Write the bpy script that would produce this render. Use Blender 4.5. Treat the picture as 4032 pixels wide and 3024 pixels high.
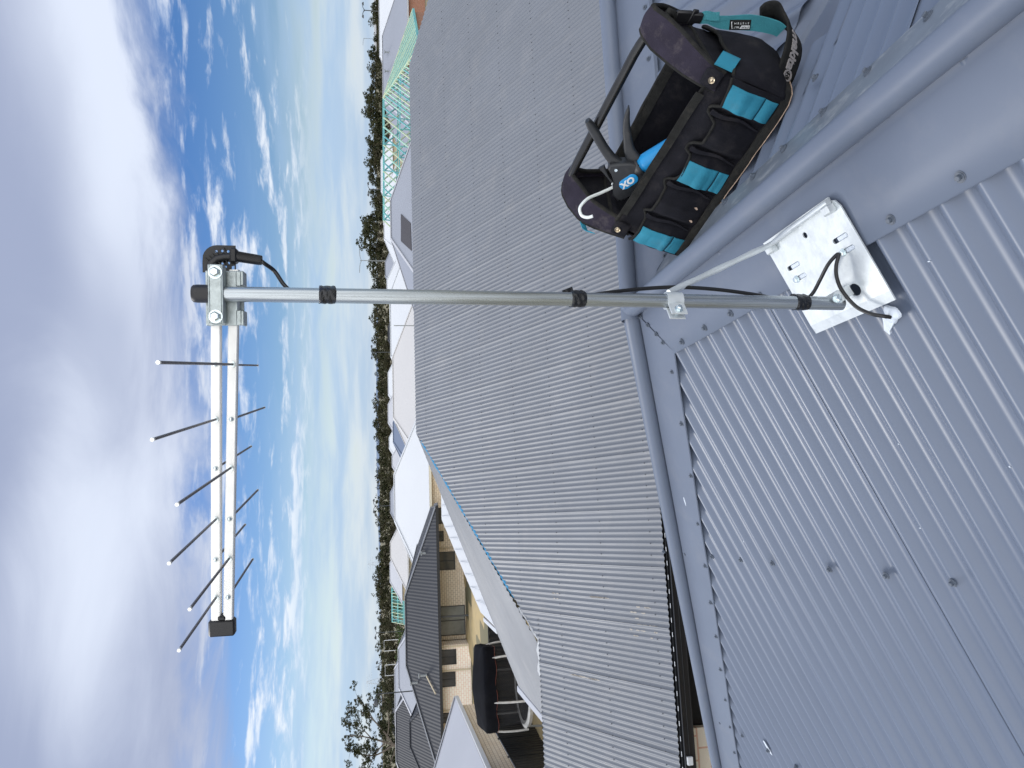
import bpy, math, random
import numpy as np
from mathutils import Vector, Matrix
rnd = random.Random(7)
R = math.radians
for o in list(bpy.data.objects): bpy.data.objects.remove(o)
sc = bpy.context.scene
COL = sc.collection
# ------------------------------------------------------------------ camera (phone held sideways: the picture is turned a quarter turn)
FPX, TH, RO, YAW = 2900.0, R(10.4), R(-0.55), R(10.2)
def _axes():
    F = Vector((0, math.cos(TH), -math.sin(TH))); U = Vector((0, math.sin(TH), math.cos(TH))); X = Vector((1, 0, 0))
    r = X*math.cos(RO)+U*math.sin(RO); u = -X*math.sin(RO)+U*math.cos(RO)
    w = lambda p: Vector((math.cos(YAW)*p.x+math.sin(YAW)*p.y, -math.sin(YAW)*p.x+math.cos(YAW)*p.y, p.z))
    return w(r), w(u), w(F)
_r, _u, _f = _axes()
cd = bpy.data.cameras.new('camera'); cam = bpy.data.objects.new('camera', cd); COL.objects.link(cam)
cd.sensor_fit = 'HORIZONTAL'; cd.sensor_width = 36; cd.lens = 36*FPX/4032; cd.clip_start = 0.05; cd.clip_end = 6000
m = Matrix.Identity(4)
for i, v in enumerate((-_u, _r, -_f)):
    for j in range(3): m[j][i] = v[j]
cam.matrix_world = m
sc.camera = cam
# ------------------------------------------------------------------ sky and light
SUN_AZ, SUN_EL = R(-44), R(45)          # measured from +Y towards +X
SUN_DIR = Vector((math.sin(SUN_AZ)*math.cos(SUN_EL), math.cos(SUN_AZ)*math.cos(SUN_EL), math.sin(SUN_EL)))
def build_world():
    w = bpy.data.worlds.new('World'); sc.world = w; w.use_nodes = True
    nt = w.node_tree; N = nt.nodes; N.clear()
    def nd(t, **k):
        n = N.new(t)
        for a, b in k.items(): setattr(n, a, b)
        return n
    def put(sock, v):
        if hasattr(v, 'is_output') or isinstance(v, bpy.types.NodeSocket): nt.links.new(v, sock)
        else: sock.default_value = v
    def ma(op, a, b=0.0, c=0.0, cl=False):
        n = nd('ShaderNodeMath', operation=op, use_clamp=cl)
        put(n.inputs[0], a); put(n.inputs[1], b); put(n.inputs[2], c); return n.outputs[0]
    def sm(x, lo, hi, a=0.0, b=1.0):
        n = nd('ShaderNodeMapRange', interpolation_type='SMOOTHSTEP'); put(n.inputs[0], x)
        n.inputs[1].default_value = lo; n.inputs[2].default_value = hi; n.inputs[3].default_value = a; n.inputs[4].default_value = b
        return n.outputs[0]
    def noise(vec, scale, det=6, rough=.55, dist=0.0):
        n = nd('ShaderNodeTexNoise'); put(n.inputs['Vector'], vec); n.inputs['Scale'].default_value = scale
        n.inputs['Detail'].default_value = det; n.inputs['Roughness'].default_value = rough; n.inputs['Distortion'].default_value = dist
        return n.outputs[0]
    def mixc(f, a, b):
        n = nd('ShaderNodeMix', data_type='RGBA'); put(n.inputs[0], f); put(n.inputs[6], a); put(n.inputs[7], b); return n.outputs[2]
    tc = nd('ShaderNodeTexCoord'); sp = nd('ShaderNodeSeparateXYZ'); nt.links.new(tc.outputs['Generated'], sp.inputs[0])
    x, y, z = sp.outputs
    cy, sy = math.cos(YAW), math.sin(YAW)
    rt = ma('SUBTRACT', ma('MULTIPLY', x, cy), ma('MULTIPLY', y, sy))
    fw = ma('ADD', ma('MULTIPLY', x, sy), ma('MULTIPLY', y, cy))
    hor = ma('SQRT', ma('ADD', ma('MULTIPLY', x, x), ma('MULTIPLY', y, y)))
    e = ma('DIVIDE', z, hor)
    den = ma('ADD', ma('MAXIMUM', z, 0.0), 0.07)
    cv = nd('ShaderNodeCombineXYZ'); put(cv.inputs[0], ma('DIVIDE', rt, den)); put(cv.inputs[1], ma('DIVIDE', fw, den)); cv.inputs[2].default_value = 3.7
    P = cv.outputs[0]
    cs = nd('ShaderNodeCombineXYZ'); put(cs.inputs[0], ma('MULTIPLY', rt, 3.0)); put(cs.inputs[1], ma('MULTIPLY', e, 22.0)); cs.inputs[2].default_value = 1.3
    Q = cs.outputs[0]
    sky = nd('ShaderNodeTexSky', sky_type='NISHITA'); sky.sun_disc = False
    sky.sun_elevation = SUN_EL; sky.sun_rotation = SUN_AZ; sky.air_density = 1.0; sky.dust_density = 0.35; sky.ozone_density = 2.5
    hs = nd('ShaderNodeHueSaturation'); hs.inputs['Hue'].default_value = 0.517; hs.inputs['Saturation'].default_value = 1.4; hs.inputs['Value'].default_value = 0.85
    nt.links.new(sky.outputs[0], hs.inputs['Color'])
    k = 10.0                                                        # cloud radiance in the sky's own units (strength 0.1)
    C = lambda r, g, b: (r*k, g*k, b*k, 1)
    big = noise(P, .55, 4, .5, .4); mid = noise(P, 1.3, 8, .6, .6); fine = noise(P, 3.5, 8, .62, .3); streak = noise(Q, 1.6, 6, .55, .2)
    stk2 = noise(Q, .8, 5, .6, .6)
    side = ma('DIVIDE', rt, ma('MAXIMUM', fw, .3))
    # low pale band near the horizon with long streaks
    low = sm(ma('ADD', e, ma('MULTIPLY', ma('SUBTRACT', streak, .5), .16)), .03, .15, 1.0, 0.0)
    lowc = mixc(sm(streak, .35, .65), C(.38, .52, .73), C(.60, .68, .78))
    c1 = mixc(ma('MULTIPLY', low, .84), hs.outputs[0], lowc)
    # broken fluffy strips inside the blue band
    win = ma('MULTIPLY', sm(e, .07, .12), sm(e, .22, .30, 1.0, 0.0))
    fl = ma('MULTIPLY', sm(ma('ADD', ma('MULTIPLY', fine, .45), ma('MULTIPLY', stk2, .62)), .53, .66), win)
    flc = mixc(sm(fine, .4, .65), C(.55, .64, .80), C(.80, .84, .90))
    c2 = mixc(ma('MULTIPLY', fl, .85), c1, flc)
    # the high deck
    base = ma('ADD', ma('MULTIPLY', side, .07), .222)
    dk = ma('SUBTRACT', ma('ADD', e, ma('ADD', ma('MULTIPLY', ma('SUBTRACT', mid, .5), .14), ma('MULTIPLY', ma('SUBTRACT', big, .5), .10))), base)
    deck = sm(dk, -.035, .05)
    soft = noise(P, .42, 3, .45, .5)
    def bump(*terms):
        acc = None
        for v, c, r in terms:
            q = ma('DIVIDE', ma('SUBTRACT', v, c), r); q = ma('MULTIPLY', q, q); acc = q if acc is None else ma('ADD', acc, q)
        return ma('POWER', 2.718, ma('MULTIPLY', acc, -1.0))
    tone = ma('ADD', ma('MULTIPLY', soft, .55), ma('MULTIPLY', mid, .22))
    tone = ma('ADD', tone, ma('MULTIPLY', bump((dk, .065, .05)), ma('MULTIPLY', sm(side, -.15, .25), .17)))
    tone = ma('ADD', tone, ma('MULTIPLY', bump((side, -.20, .25), (e, .365, .085)), .26))
    tone = ma('SUBTRACT', tone, ma('MULTIPLY', bump((side, -.55, .16), (e, .46, .10)), .10))
    dc = mixc(sm(tone, .36, .66), C(.32, .37, .52), C(.66, .72, .85))
    c3 = mixc(deck, c2, dc)
    # unseen sky overhead brightened to lift the light on roofs and walls
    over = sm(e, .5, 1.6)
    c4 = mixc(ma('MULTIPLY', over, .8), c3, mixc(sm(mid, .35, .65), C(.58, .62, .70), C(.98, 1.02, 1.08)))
    back = ma('MULTIPLY', sm(fw, -.05, -.45), sm(e, 1.6, .7))  # added bright bank behind the camera, out of view, to fill the walls
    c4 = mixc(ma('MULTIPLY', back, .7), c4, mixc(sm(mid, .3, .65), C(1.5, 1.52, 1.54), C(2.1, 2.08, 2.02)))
    front = sm(fw, -.1, .3); dim = ma('SUBTRACT', 1.0, ma('MULTIPLY', front, .13)); cd_ = nd('ShaderNodeVectorMath', operation='SCALE'); put(cd_.inputs[0], c4); put(cd_.inputs['Scale'], dim); c4 = cd_.outputs[0]
    bg = nd('ShaderNodeBackground'); bg.inputs['Strength'].default_value = 0.1
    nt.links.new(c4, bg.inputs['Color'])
    out = nd('ShaderNodeOutputWorld'); nt.links.new(bg.outputs[0], out.inputs[0])
build_world()
sd = bpy.data.lights.new('sun', 'SUN'); sd.energy = 1.05; sd.angle = R(20); sd.color = (1.0, .975, .93)
sun = bpy.data.objects.new('sun', sd); COL.objects.link(sun); sun.rotation_euler = (-SUN_DIR).to_track_quat('-Z', 'Y').to_euler()
sc.view_settings.view_transform = 'Standard'; sc.view_settings.look = 'None'; sc.view_settings.exposure = 0.45; sc.view_settings.gamma = 1

# ------------------------------------------------------------------ helpers
def V(*a): return Vector(a)
def link(o, parent=None):
    COL.objects.link(o)
    if parent is not None: o.parent = parent
    return o
def tag(o, label=None, cat=None, group=None, kind=None):
    if label: o['label'] = label
    if cat: o['category'] = cat
    if group: o['group'] = group
    if kind: o['kind'] = kind
    return o
def empty(name, loc=(0, 0, 0), rz=0, label=None, cat=None, group=None):
    o = bpy.data.objects.new(name, None); o.location = loc; o.rotation_euler = (0, 0, rz); o.empty_display_size = .1
    link(o); return tag(o, label, cat, group)
class MB:
    def __init__(s): s.v = []; s.f = []; s.mi = []; s.cur = 0
    def add(s, vs, fs):
        b = len(s.v); s.v += [tuple(v) for v in vs]; s.f += [tuple(b+i for i in f) for f in fs]; s.mi += [s.cur]*len(fs); return s
    def quad(s, *p): return s.add(p, [tuple(range(len(p)))])
    def box(s, lo, hi, M=None):
        x0, y0, z0 = lo; x1, y1, z1 = hi
        vs = [V(x, y, z) for z in (z0, z1) for y in (y0, y1) for x in (x0, x1)]
        if M is not None: vs = [M @ v for v in vs]
        return s.add(vs, [(0, 2, 3, 1), (4, 5, 7, 6), (0, 1, 5, 4), (2, 6, 7, 3), (0, 4, 6, 2), (1, 3, 7, 5)])
    def bbox(s, lo, hi, b, M=None):           # box with chamfered edges
        lo = V(*lo); hi = V(*hi); c = (lo+hi)/2; h = (hi-lo)/2; b = min(b, h.x*.9, h.y*.9, h.z*.9)
        vs = []; idx = {}
        for sx in (-1, 1):
            for sy in (-1, 1):
                for sz in (-1, 1):
                    for ax in range(3):
                        q = V(sx*(h.x-(0 if ax == 0 else b)), sy*(h.y-(0 if ax == 1 else b)), sz*(h.z-(0 if ax == 2 else b)))
                        idx[(sx, sy, sz, ax)] = len(vs); vs.append(c+q)
        fs = []
        I = lambda sx, sy, sz, ax: idx[(sx, sy, sz, ax)]
        for a in (-1, 1):
            fs += [(I(a, -1, -1, 0), I(a, 1, -1, 0), I(a, 1, 1, 0), I(a, -1, 1, 0)), (I(-1, a, -1, 1), I(1, a, -1, 1), I(1, a, 1, 1), I(-1, a, 1, 1)), (I(-1, -1, a, 2), I(1, -1, a, 2), I(1, 1, a, 2), I(-1, 1, a, 2))]
            for d in (-1, 1):
                fs += [(I(a, d, -1, 0), I(a, d, 1, 0), I(a, d, 1, 1), I(a, d, -1, 1)), (I(a, -1, d, 0), I(a, 1, d, 0), I(a, 1, d, 2), I(a, -1, d, 2)), (I(-1, a, d, 1), I(1, a, d, 1), I(1, a, d, 2), I(-1, a, d, 2))]
                for g in (-1, 1): fs.append((I(a, d, g, 0), I(a, d, g, 1), I(a, d, g, 2)))
        if M is not None: vs = [M @ v for v in vs]
        return s.add(vs, fs)
    def tube(s, pts, r, n=10, caps=True, flat=None):
        pts = [V(*p) for p in pts]; k = len(pts); rs = r if isinstance(r, (list, tuple)) else [r]*k
        up = None; rings = []
        for i, p in enumerate(pts):
            t = (pts[min(i+1, k-1)]-pts[max(i-1, 0)]).normalized()
            if up is None: up = t.orthogonal().normalized()
            up = (up-t*up.dot(t)); up = up.normalized() if up.length > 1e-6 else t.orthogonal().normalized()
            b = t.cross(up)
            rings.append([p+(up*math.cos(a)+b*math.sin(a))*rs[i] for a in (2*math.pi*j/n for j in range(n))])
        vs = [v for q in rings for v in q]; fs = [(i*n+j, i*n+(j+1) % n, (i+1)*n+(j+1) % n, (i+1)*n+j) for i in range(k-1) for j in range(n)]
        if caps: fs += [tuple(reversed(range(n))), tuple((k-1)*n+j for j in range(n))]
        return s.add(vs, fs)
    def ribbon(s, pts, side, w, th):           # flat strip of thickness th along pts; side = width direction(s)
        pts = [V(*p) for p in pts]; k = len(pts); sd = side if isinstance(side, list) else [side]*k; ws = w if isinstance(w, (list, tuple)) else [w]*k
        vs = []
        for i, p in enumerate(pts):
            t = (pts[min(i+1, k-1)]-pts[max(i-1, 0)]).normalized(); a = V(*sd[i]); a = (a-t*a.dot(t)).normalized(); nn = t.cross(a)
            for x, z in ((-.5, -.5), (.5, -.5), (.5, .5), (-.5, .5)): vs.append(p+a*ws[i]*x+nn*th*z)
        fs = [(i*4+j, i*4+(j+1) % 4, (i+1)*4+(j+1) % 4, (i+1)*4+j) for i in range(k-1) for j in range(4)]
        fs += [(3, 2, 1, 0), tuple((k-1)*4+j for j in range(4))]
        return s.add(vs, fs)
    def prism(s, poly, ext):                   # 3D planar polygon + extrusion vector
        n = len(poly); ext = V(*ext); vs = [V(*p) for p in poly]; vs = vs+[v+ext for v in vs]
        return s.add(vs, [tuple(reversed(range(n))), tuple(range(n, 2*n))]+[(i, (i+1) % n, n+(i+1) % n, n+i) for i in range(n)])
    def grid(s, rows, close=False):
        n = len(rows[0]); vs = [p for q in rows for p in q]; m_ = n if close else n-1
        return s.add(vs, [(i*n+j, i*n+(j+1) % n, (i+1)*n+(j+1) % n, (i+1)*n+j) for i in range(len(rows)-1) for j in range(m_)])
    def slab(s, rows, nrm, th):                # thick sheet from a grid of points
        n = len(rows[0]); k = len(rows); nr = V(*nrm)*th
        top = [V(*p) for q in rows for p in q]; bot = [p-nr for p in top]; o = n*k
        fs = [(i*n+j, i*n+j+1, (i+1)*n+j+1, (i+1)*n+j) for i in range(k-1) for j in range(n-1)]
        fb = [tuple(o+a for a in reversed(f)) for f in fs]
        ring = [j for j in range(n)]+[i*n+n-1 for i in range(1, k)]+[(k-1)*n+j for j in range(n-2, -1, -1)]+[i*n for i in range(k-2, 0, -1)]
        fr = [(ring[i], ring[i]+o, ring[(i+1) % len(ring)]+o, ring[(i+1) % len(ring)]) for i in range(len(ring))]
        return s.add(top+bot, fs+fb+fr)
    def ball(s, c, r, n=10, k=6, sq=(1, 1, 1)):
        c = V(*c); rows = []
        for i in range(k+1):
            a = math.pi*i/k
            rows.append([c+V(r*sq[0]*math.sin(a)*math.cos(2*math.pi*j/n), r*sq[1]*math.sin(a)*math.sin(2*math.pi*j/n), r*sq[2]*math.cos(a)) for j in range(n)])
        return s.grid(rows, True)
    def build(s, name, mat, parent=None, smooth=False, angle=40):
        me = bpy.data.meshes.new(name); me.from_pydata(s.v, [], s.f)
        for q in (mat if isinstance(mat, (list, tuple)) else [mat]): me.materials.append(q)
        if any(s.mi): me.polygons.foreach_set('material_index', s.mi)
        if smooth:
            me.polygons.foreach_set('use_smooth', [True]*len(me.polygons))
            if angle < 180: me.set_sharp_from_angle(angle=R(angle))
        me.update()
        return link(bpy.data.objects.new(name, me), parent)
def copy_tree(o, parent=None):
    c = o.copy(); COL.objects.link(c)
    if parent is not None: c.parent = parent
    for ch in list(o.children): copy_tree(ch, c)
    return c

# ------------------------------------------------------------------ materials
def mat(name, col, rough=.5, metal=0.0, spec=.5, var=0.0, vs=6.0, bump=0.0, bs=40.0, col2=None, coat=0.0, dirt=None, dirt_s=3.0, dirt_a=.3, stretch=(1, 1, 1), rvar=0.0, ribs=0):
    mt = bpy.data.materials.new(name); mt.use_nodes = True; nt = mt.node_tree; b = nt.nodes['Principled BSDF']
    b.inputs['Base Color'].default_value = (*col, 1); b.inputs['Roughness'].default_value = rough; b.inputs['Metallic'].default_value = metal
    b.inputs['Specular IOR Level'].default_value = spec; b.inputs['Coat Weight'].default_value = coat
    tc = nt.nodes.new('ShaderNodeTexCoord'); mp = nt.nodes.new('ShaderNodeMapping'); mp.inputs['Scale'].default_value = stretch
    nt.links.new(tc.outputs['Object'], mp.inputs[0])
    def nz(sc_, d=5, r=.6):
        n = nt.nodes.new('ShaderNodeTexNoise'); n.inputs['Scale'].default_value = sc_; n.inputs['Detail'].default_value = d; n.inputs['Roughness'].default_value = r
        nt.links.new(mp.outputs[0], n.inputs['Vector']); return n.outputs[0]
    cur = None
    if var > 0 or col2:
        rp = nt.nodes.new('ShaderNodeValToRGB'); nt.links.new(nz(vs), rp.inputs[0])
        c2 = col2 if col2 else tuple(max(0, c*(1+var)) for c in col); c1 = col if col2 else tuple(max(0, c*(1-var)) for c in col)
        rp.color_ramp.elements[0].position = .32; rp.color_ramp.elements[0].color = (*c1, 1); rp.color_ramp.elements[1].position = .68; rp.color_ramp.elements[1].color = (*c2, 1)
        cur = rp.outputs[0]
    if dirt:
        rp = nt.nodes.new('ShaderNodeValToRGB'); nt.links.new(nz(dirt_s, 8, .7), rp.inputs[0]); rp.color_ramp.elements[0].position = .52; rp.color_ramp.elements[1].position = .75
        rp.color_ramp.elements[0].color = (0, 0, 0, 1); rp.color_ramp.elements[1].color = (dirt_a, dirt_a, dirt_a, 1)
        mx = nt.nodes.new('ShaderNodeMix'); mx.data_type = 'RGBA'; nt.links.new(rp.outputs[0], mx.inputs[0])
        if cur: nt.links.new(cur, mx.inputs[6])
        else: mx.inputs[6].default_value = (*col, 1)
        mx.inputs[7].default_value = (*dirt, 1); cur = mx.outputs[2]
    if cur: nt.links.new(cur, b.inputs['Base Color'])
    if rvar > 0:
        mr = nt.nodes.new('ShaderNodeMapRange'); nt.links.new(nz(vs*.7, 6), mr.inputs[0]); mr.inputs[1].default_value = .3; mr.inputs[2].default_value = .7
        mr.inputs[3].default_value = max(.02, rough-rvar); mr.inputs[4].default_value = min(1, rough+rvar); nt.links.new(mr.outputs[0], b.inputs['Roughness'])
    if ribs:
        wv = nt.nodes.new('ShaderNodeTexWave'); wv.wave_type = 'BANDS'; wv.bands_direction = 'X'; wv.inputs['Scale'].default_value = .314/ribs; nt.links.new(tc.outputs['Object'], wv.inputs['Vector'])
        bp = nt.nodes.new('ShaderNodeBump'); bp.inputs['Strength'].default_value = .8; bp.inputs['Distance'].default_value = .03; nt.links.new(wv.outputs['Fac'], bp.inputs['Height']); nt.links.new(bp.outputs[0], b.inputs['Normal'])
    if bump > 0:
        bp = nt.nodes.new('ShaderNodeBump'); bp.inputs['Strength'].default_value = bump; bp.inputs['Distance'].default_value = .01; nt.links.new(nz(bs), bp.inputs['Height']); nt.links.new(bp.outputs[0], b.inputs['Normal'])
    return mt
def brick_mat(name, c1, c2, mortar, bw=.305, bh=.172, axis='x', gap=.012):
    mt = bpy.data.materials.new(name); mt.use_nodes = True; nt = mt.node_tree; b = nt.nodes['Principled BSDF']; b.inputs['Roughness'].default_value = .85
    tc = nt.nodes.new('ShaderNodeTexCoord'); sp = nt.nodes.new('ShaderNodeSeparateXYZ'); cb = nt.nodes.new('ShaderNodeCombineXYZ')
    nt.links.new(tc.outputs['Object'], sp.inputs[0])
    ad = nt.nodes.new('ShaderNodeMath'); nt.links.new(sp.outputs[0], ad.inputs[0]); nt.links.new(sp.outputs[1], ad.inputs[1])   # walls follow X or Y, so x+y runs along either
    nt.links.new(ad.outputs[0], cb.inputs[0]); nt.links.new(sp.outputs[2], cb.inputs[1])
    br = nt.nodes.new('ShaderNodeTexBrick'); nt.links.new(cb.outputs[0], br.inputs['Vector']); br.inputs['Scale'].default_value = 1
    br.inputs['Brick Width'].default_value = bw; br.inputs['Row Height'].default_value = bh; br.inputs['Mortar Size'].default_value = gap; br.inputs['Mortar Smooth'].default_value = .2
    br.inputs['Color1'].default_value = (*c1, 1); br.inputs['Color2'].default_value = (*c2, 1); br.inputs['Mortar'].default_value = (*mortar, 1); br.inputs['Bias'].default_value = 0
    nt.links.new(br.outputs[0], b.inputs['Base Color'])
    bp = nt.nodes.new('ShaderNodeBump'); bp.inputs['Strength'].default_value = .5; bp.inputs['Distance'].default_value = .01; bp.invert = True
    nt.links.new(br.outputs['Fac'], bp.inputs['Height']); nt.links.new(bp.outputs[0], b.inputs['Normal'])
    return mt
M = {}
M['roof'] = mat('blue_grey_steel', (.136, .166, .230), .34, var=.03, vs=1.6, dirt=(.24, .26, .30), dirt_s=30, dirt_a=.03, rvar=.06)
M['cap'] = mat('blue_grey_flashing', (.142, .170, .230), .46, spec=.4, var=.04, vs=2.5, dirt=(.30, .30, .31), dirt_s=7, dirt_a=.18, rvar=.07)
M['capdirty'] = mat('scuffed_flashing', (.14, .165, .205), .45, var=.12, vs=9, dirt=(.44, .46, .48), dirt_s=28, dirt_a=.55, rvar=.1, stretch=(1.4, .5, 1))
M['screw'] = mat('painted_screw', (.10, .12, .155), .45, var=.15, vs=200)
M['nroof'] = mat('pale_grey_steel', (.172, .186, .214), .44, var=.05, vs=.8, dirt=(.40, .38, .36), dirt_s=2.2, dirt_a=.16, rvar=.06)
M['nscrew'] = mat('dark_screw', (.07, .075, .09), .5)
M['black'] = mat('black_steel', (.012, .013, .015), .35, var=.2, vs=3)
M['galv'] = mat('galvanised_plate', (.66, .70, .72), .42, metal=.4, var=.08, vs=28, dirt=(.44, .48, .50), dirt_s=40, dirt_a=.5, rvar=.08, bump=.06, bs=60)
M['zinc'] = mat('zinc_bracket', (.48, .53, .53), .42, metal=.7, var=.14, vs=90, rvar=.1, bump=.08, bs=220)
M['mast'] = mat('drawn_steel_tube', (.44, .475, .50), .30, metal=.85, var=.22, vs=60, stretch=(4, 4, .05), rvar=.12, bump=.05, bs=300)
M['alu'] = mat('bare_aluminium', (.93, .92, .89), .42, metal=.3, var=.05, vs=20, stretch=(1, 1, 1), rvar=.1)
M['rod'] = mat('dark_rod', (.15, .14, .15), .4, metal=.8)
M['tip'] = mat('rod_tip', (.8, .8, .78), .3, metal=.6)
M['bolt'] = mat('zinc_bolt', (.70, .78, .80), .25, metal=.85, var=.1, vs=150)
M['plastic'] = mat('black_plastic', (.012, .012, .014), .42, var=.2, vs=30)
M['rubber'] = mat('black_cable', (.010, .010, .012), .38)
M['tape'] = mat('black_tape', (.008, .009, .012), .22, var=.2, vs=60, bump=.3, bs=90)
M['silicone'] = mat('white_sealant', (.66, .72, .80), .45, var=.06, vs=60, bump=.4, bs=70)
M['cloth'] = mat('navy_black_canvas', (.0095, .0095, .014), .88, var=.25, vs=24, dirt=(.085, .072, .06), dirt_s=12, dirt_a=.28, bump=.35, bs=420, spec=.25)
M['clothp'] = mat('faded_canvas', (.026, .022, .036), .9, var=.3, vs=14, dirt=(.15, .13, .125), dirt_s=20, dirt_a=.5, bump=.35, bs=420, spec=.25)
M['bind'] = mat('black_binding', (.020, .020, .019), .85, var=.3, vs=40, dirt=(.085, .075, .06), dirt_s=30, dirt_a=.4, bump=.5, bs=600, spec=.25)
M['teal'] = mat('teal_elastic', (.030, .235, .345), .7, var=.10, vs=14, dirt=(.10, .13, .13), dirt_s=16, dirt_a=.35, bump=.25, bs=500, spec=.3)
M['web'] = mat('teal_webbing', (.045, .27, .315), .65, var=.14, vs=14, bump=.35, bs=340)
M['tan'] = mat('worn_board_edge', (.42, .31, .24), .8, var=.3, vs=60)
M['brass'] = mat('worn_brass', (.55, .46, .33), .3, metal=.9)
M['bar'] = mat('black_tube', (.010, .010, .011), .25, var=.25, vs=40, coat=.3)
M['white'] = mat('white_paint', (.82, .82, .80), .45)
M['ink'] = mat('white_print', (.78, .80, .80), .6)
M['greythread'] = mat('grey_embroidery', (.46, .42, .40), .8, var=.2, vs=200)
M['gunblack'] = mat('black_nylon', (.022, .024, .028), .48, var=.15, vs=30, dirt=(.12, .10, .085), dirt_s=30, dirt_a=.25)
M['gunblue'] = mat('bright_blue_plastic', (.02, .30, .66), .35)
M['rodwhite'] = mat('white_rod', (.82, .86, .84), .3)
M['sand'] = mat('yellow_sand', (.52, .40, .20), .95, col2=(.42, .33, .19), vs=.9, dirt=(.16, .17, .07), dirt_s=.6, dirt_a=.35)
M['ground'] = mat('grassy_ground', (.13, .13, .07), .95, col2=(.26, .22, .14), vs=.05)
M['glass'] = mat('dark_window_glass', (.035, .04, .045), .06, spec=.8, var=.4, vs=.8)
M['glasspale'] = mat('curtained_glass', (.26, .27, .25), .12, spec=.7, var=.25, vs=1.2)
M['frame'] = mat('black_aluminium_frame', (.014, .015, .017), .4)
M['brick'] = brick_mat('cream_brick', (.84, .71, .54), (.90, .79, .63), (.44, .33, .22))
M['brickpale'] = brick_mat('pale_cream_brick', (.90, .82, .70), (.94, .88, .78), (.78, .50, .39))
M['brickred'] = brick_mat('red_brick', (.30, .11, .06), (.38, .15, .09), (.40, .30, .24), .24, .086)
M['dkroof'] = mat('charcoal_steel', (.040, .043, .052), .62, spec=.3, var=.06, vs=.3, ribs=.25)
M['whroof'] = mat('white_steel', (.64, .66, .69), .5, var=.02, vs=.2)
M['beroof'] = mat('pale_stone_steel', (.56, .55, .55), .5, var=.02, vs=.2)
M['bgroof'] = mat('mid_grey_steel', (.30, .32, .37), .48, var=.04, vs=.2)
M['ltroof'] = mat('light_grey_steel', (.50, .51, .55), .5, var=.03, vs=.2)
M['cream'] = mat('cream_render', (.60, .52, .38), .8, var=.06, vs=.5)
M['fence'] = mat('black_fence_steel', (.012, .014, .016), .4, var=.2, vs=.8)
M['timber'] = mat('treated_pine', (.50, .66, .50), .8, col2=(.62, .64, .44), vs=.35)
M['tealtimber'] = mat('teal_stained_pine', (.24, .58, .55), .8, col2=(.14, .42, .48), vs=.4)
M['solar'] = mat('solar_cells', (.045, .04, .045), .2, var=.1, vs=1)
M['bark'] = mat('grey_bark', (.15, .125, .10), .9, var=.3, vs=2)
M['leafd'] = mat('dark_gum_leaves', (.030, .038, .016), .7, spec=.15, col2=(.060, .068, .032), vs=.35)
M['leafg'] = mat('olive_gum_leaves', (.040, .043, .020), .7, spec=.15, col2=(.082, .082, .040), vs=.3)
M['leafb'] = mat('brown_scrub_leaves', (.042, .040, .024), .8, spec=.1, col2=(.066, .060, .036), vs=.3)
M['leafl'] = mat('fresh_green_leaves', (.055, .105, .03), .7, spec=.15, col2=(.10, .15, .05), vs=.3)
M['pole'] = mat('grey_pole_steel', (.25, .27, .28), .5)
M['poledark'] = mat('dark_pole_steel', (.05, .055, .06), .5)
M['pylon'] = mat('pale_lattice_steel', (.55, .60, .66), .6)
M['shade'] = mat('black_shade_cloth', (.006, .0065, .009), .9, spec=.08, var=.3, vs=2)
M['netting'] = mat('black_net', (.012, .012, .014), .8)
M['foam'] = mat('grey_foam_sleeve', (.50, .50, .49), .8, var=.15, vs=5)
M['blue'] = mat('blue_sarking', (.03, .24, .45), .5)
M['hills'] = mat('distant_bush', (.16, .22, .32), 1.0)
# ------------------------------------------------------------------ shared curve helper
def smooth(pts, n=8):
    pts = [V(*p) for p in pts]; out = []
    for i in range(len(pts)-1):
        p0, p1, p2, p3 = pts[max(i-1, 0)], pts[i], pts[i+1], pts[min(i+2, len(pts)-1)]
        for j in range(n):
            t = j/n; out.append(.5*((2*p1)+(p2-p0)*t+(2*p0-5*p1+4*p2-p3)*t*t+(3*p1-p0-3*p2+p3)*t**3))
    return out+[pts[-1]]
# ------------------------------------------------------------------ corrugated steel
PITCH = .0762
def corr(P0, A, D, N, s0, s1, top, bot, ph=0.0, amp=.0095, seg=12, lap=.762, lapph=0.0, lift=.004, pw=1.5, hi=False):
    mb = MB(); P0, A, D, N = V(*P0), V(*A), V(*D), V(*N)
    k0 = math.floor((s0-lapph)/lap); k1 = math.ceil((s1-lapph)/lap)
    for k in range(k0, k1):
        a = lapph+k*lap-.030; b = lapph+(k+1)*lap+.020
        a, b = max(a, s0), min(b, s1)
        if b-a < .02: continue
        n = max(2, int(round((b-a)/PITCH*seg))); r0, r1 = [], []
        for i in range(n+1):
            s = a+(b-a)*i/n; t0, t1 = top(s), bot(s)
            if t1 < t0+.004: t1 = t0+.004
            q = (s-(lapph+k*lap)) if not hi else (lapph+(k+1)*lap-s); li = lift*max(0, min(1, 1-(q+.0)/.06)) if (a > s0 or hi) else 0
            z = 2*amp*((.5+.5*math.cos(2*math.pi*(s-ph)/PITCH))**pw-1)+li
            r0.append(P0+A*s+D*t0+N*z); r1.append(P0+A*s+D*t1+N*z)
        mb.grid([r0, r1])
    return mb
AL = R(26); CA, SA, TA = math.cos(AL), math.sin(AL), math.tan(AL)
XR, YA, ZR, HK = .614, 2.125, -.798, .914
zL = lambda x: ZR-(XR-x)*TA
zRt = lambda x: ZR-(x-XR)*TA
zW = lambda y: ZR-(YA-y)*TA
NL, NRt, NW = V(-SA, 0, CA), V(SA, 0, CA), V(0, -SA, CA)
GZ = -6.6
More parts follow.
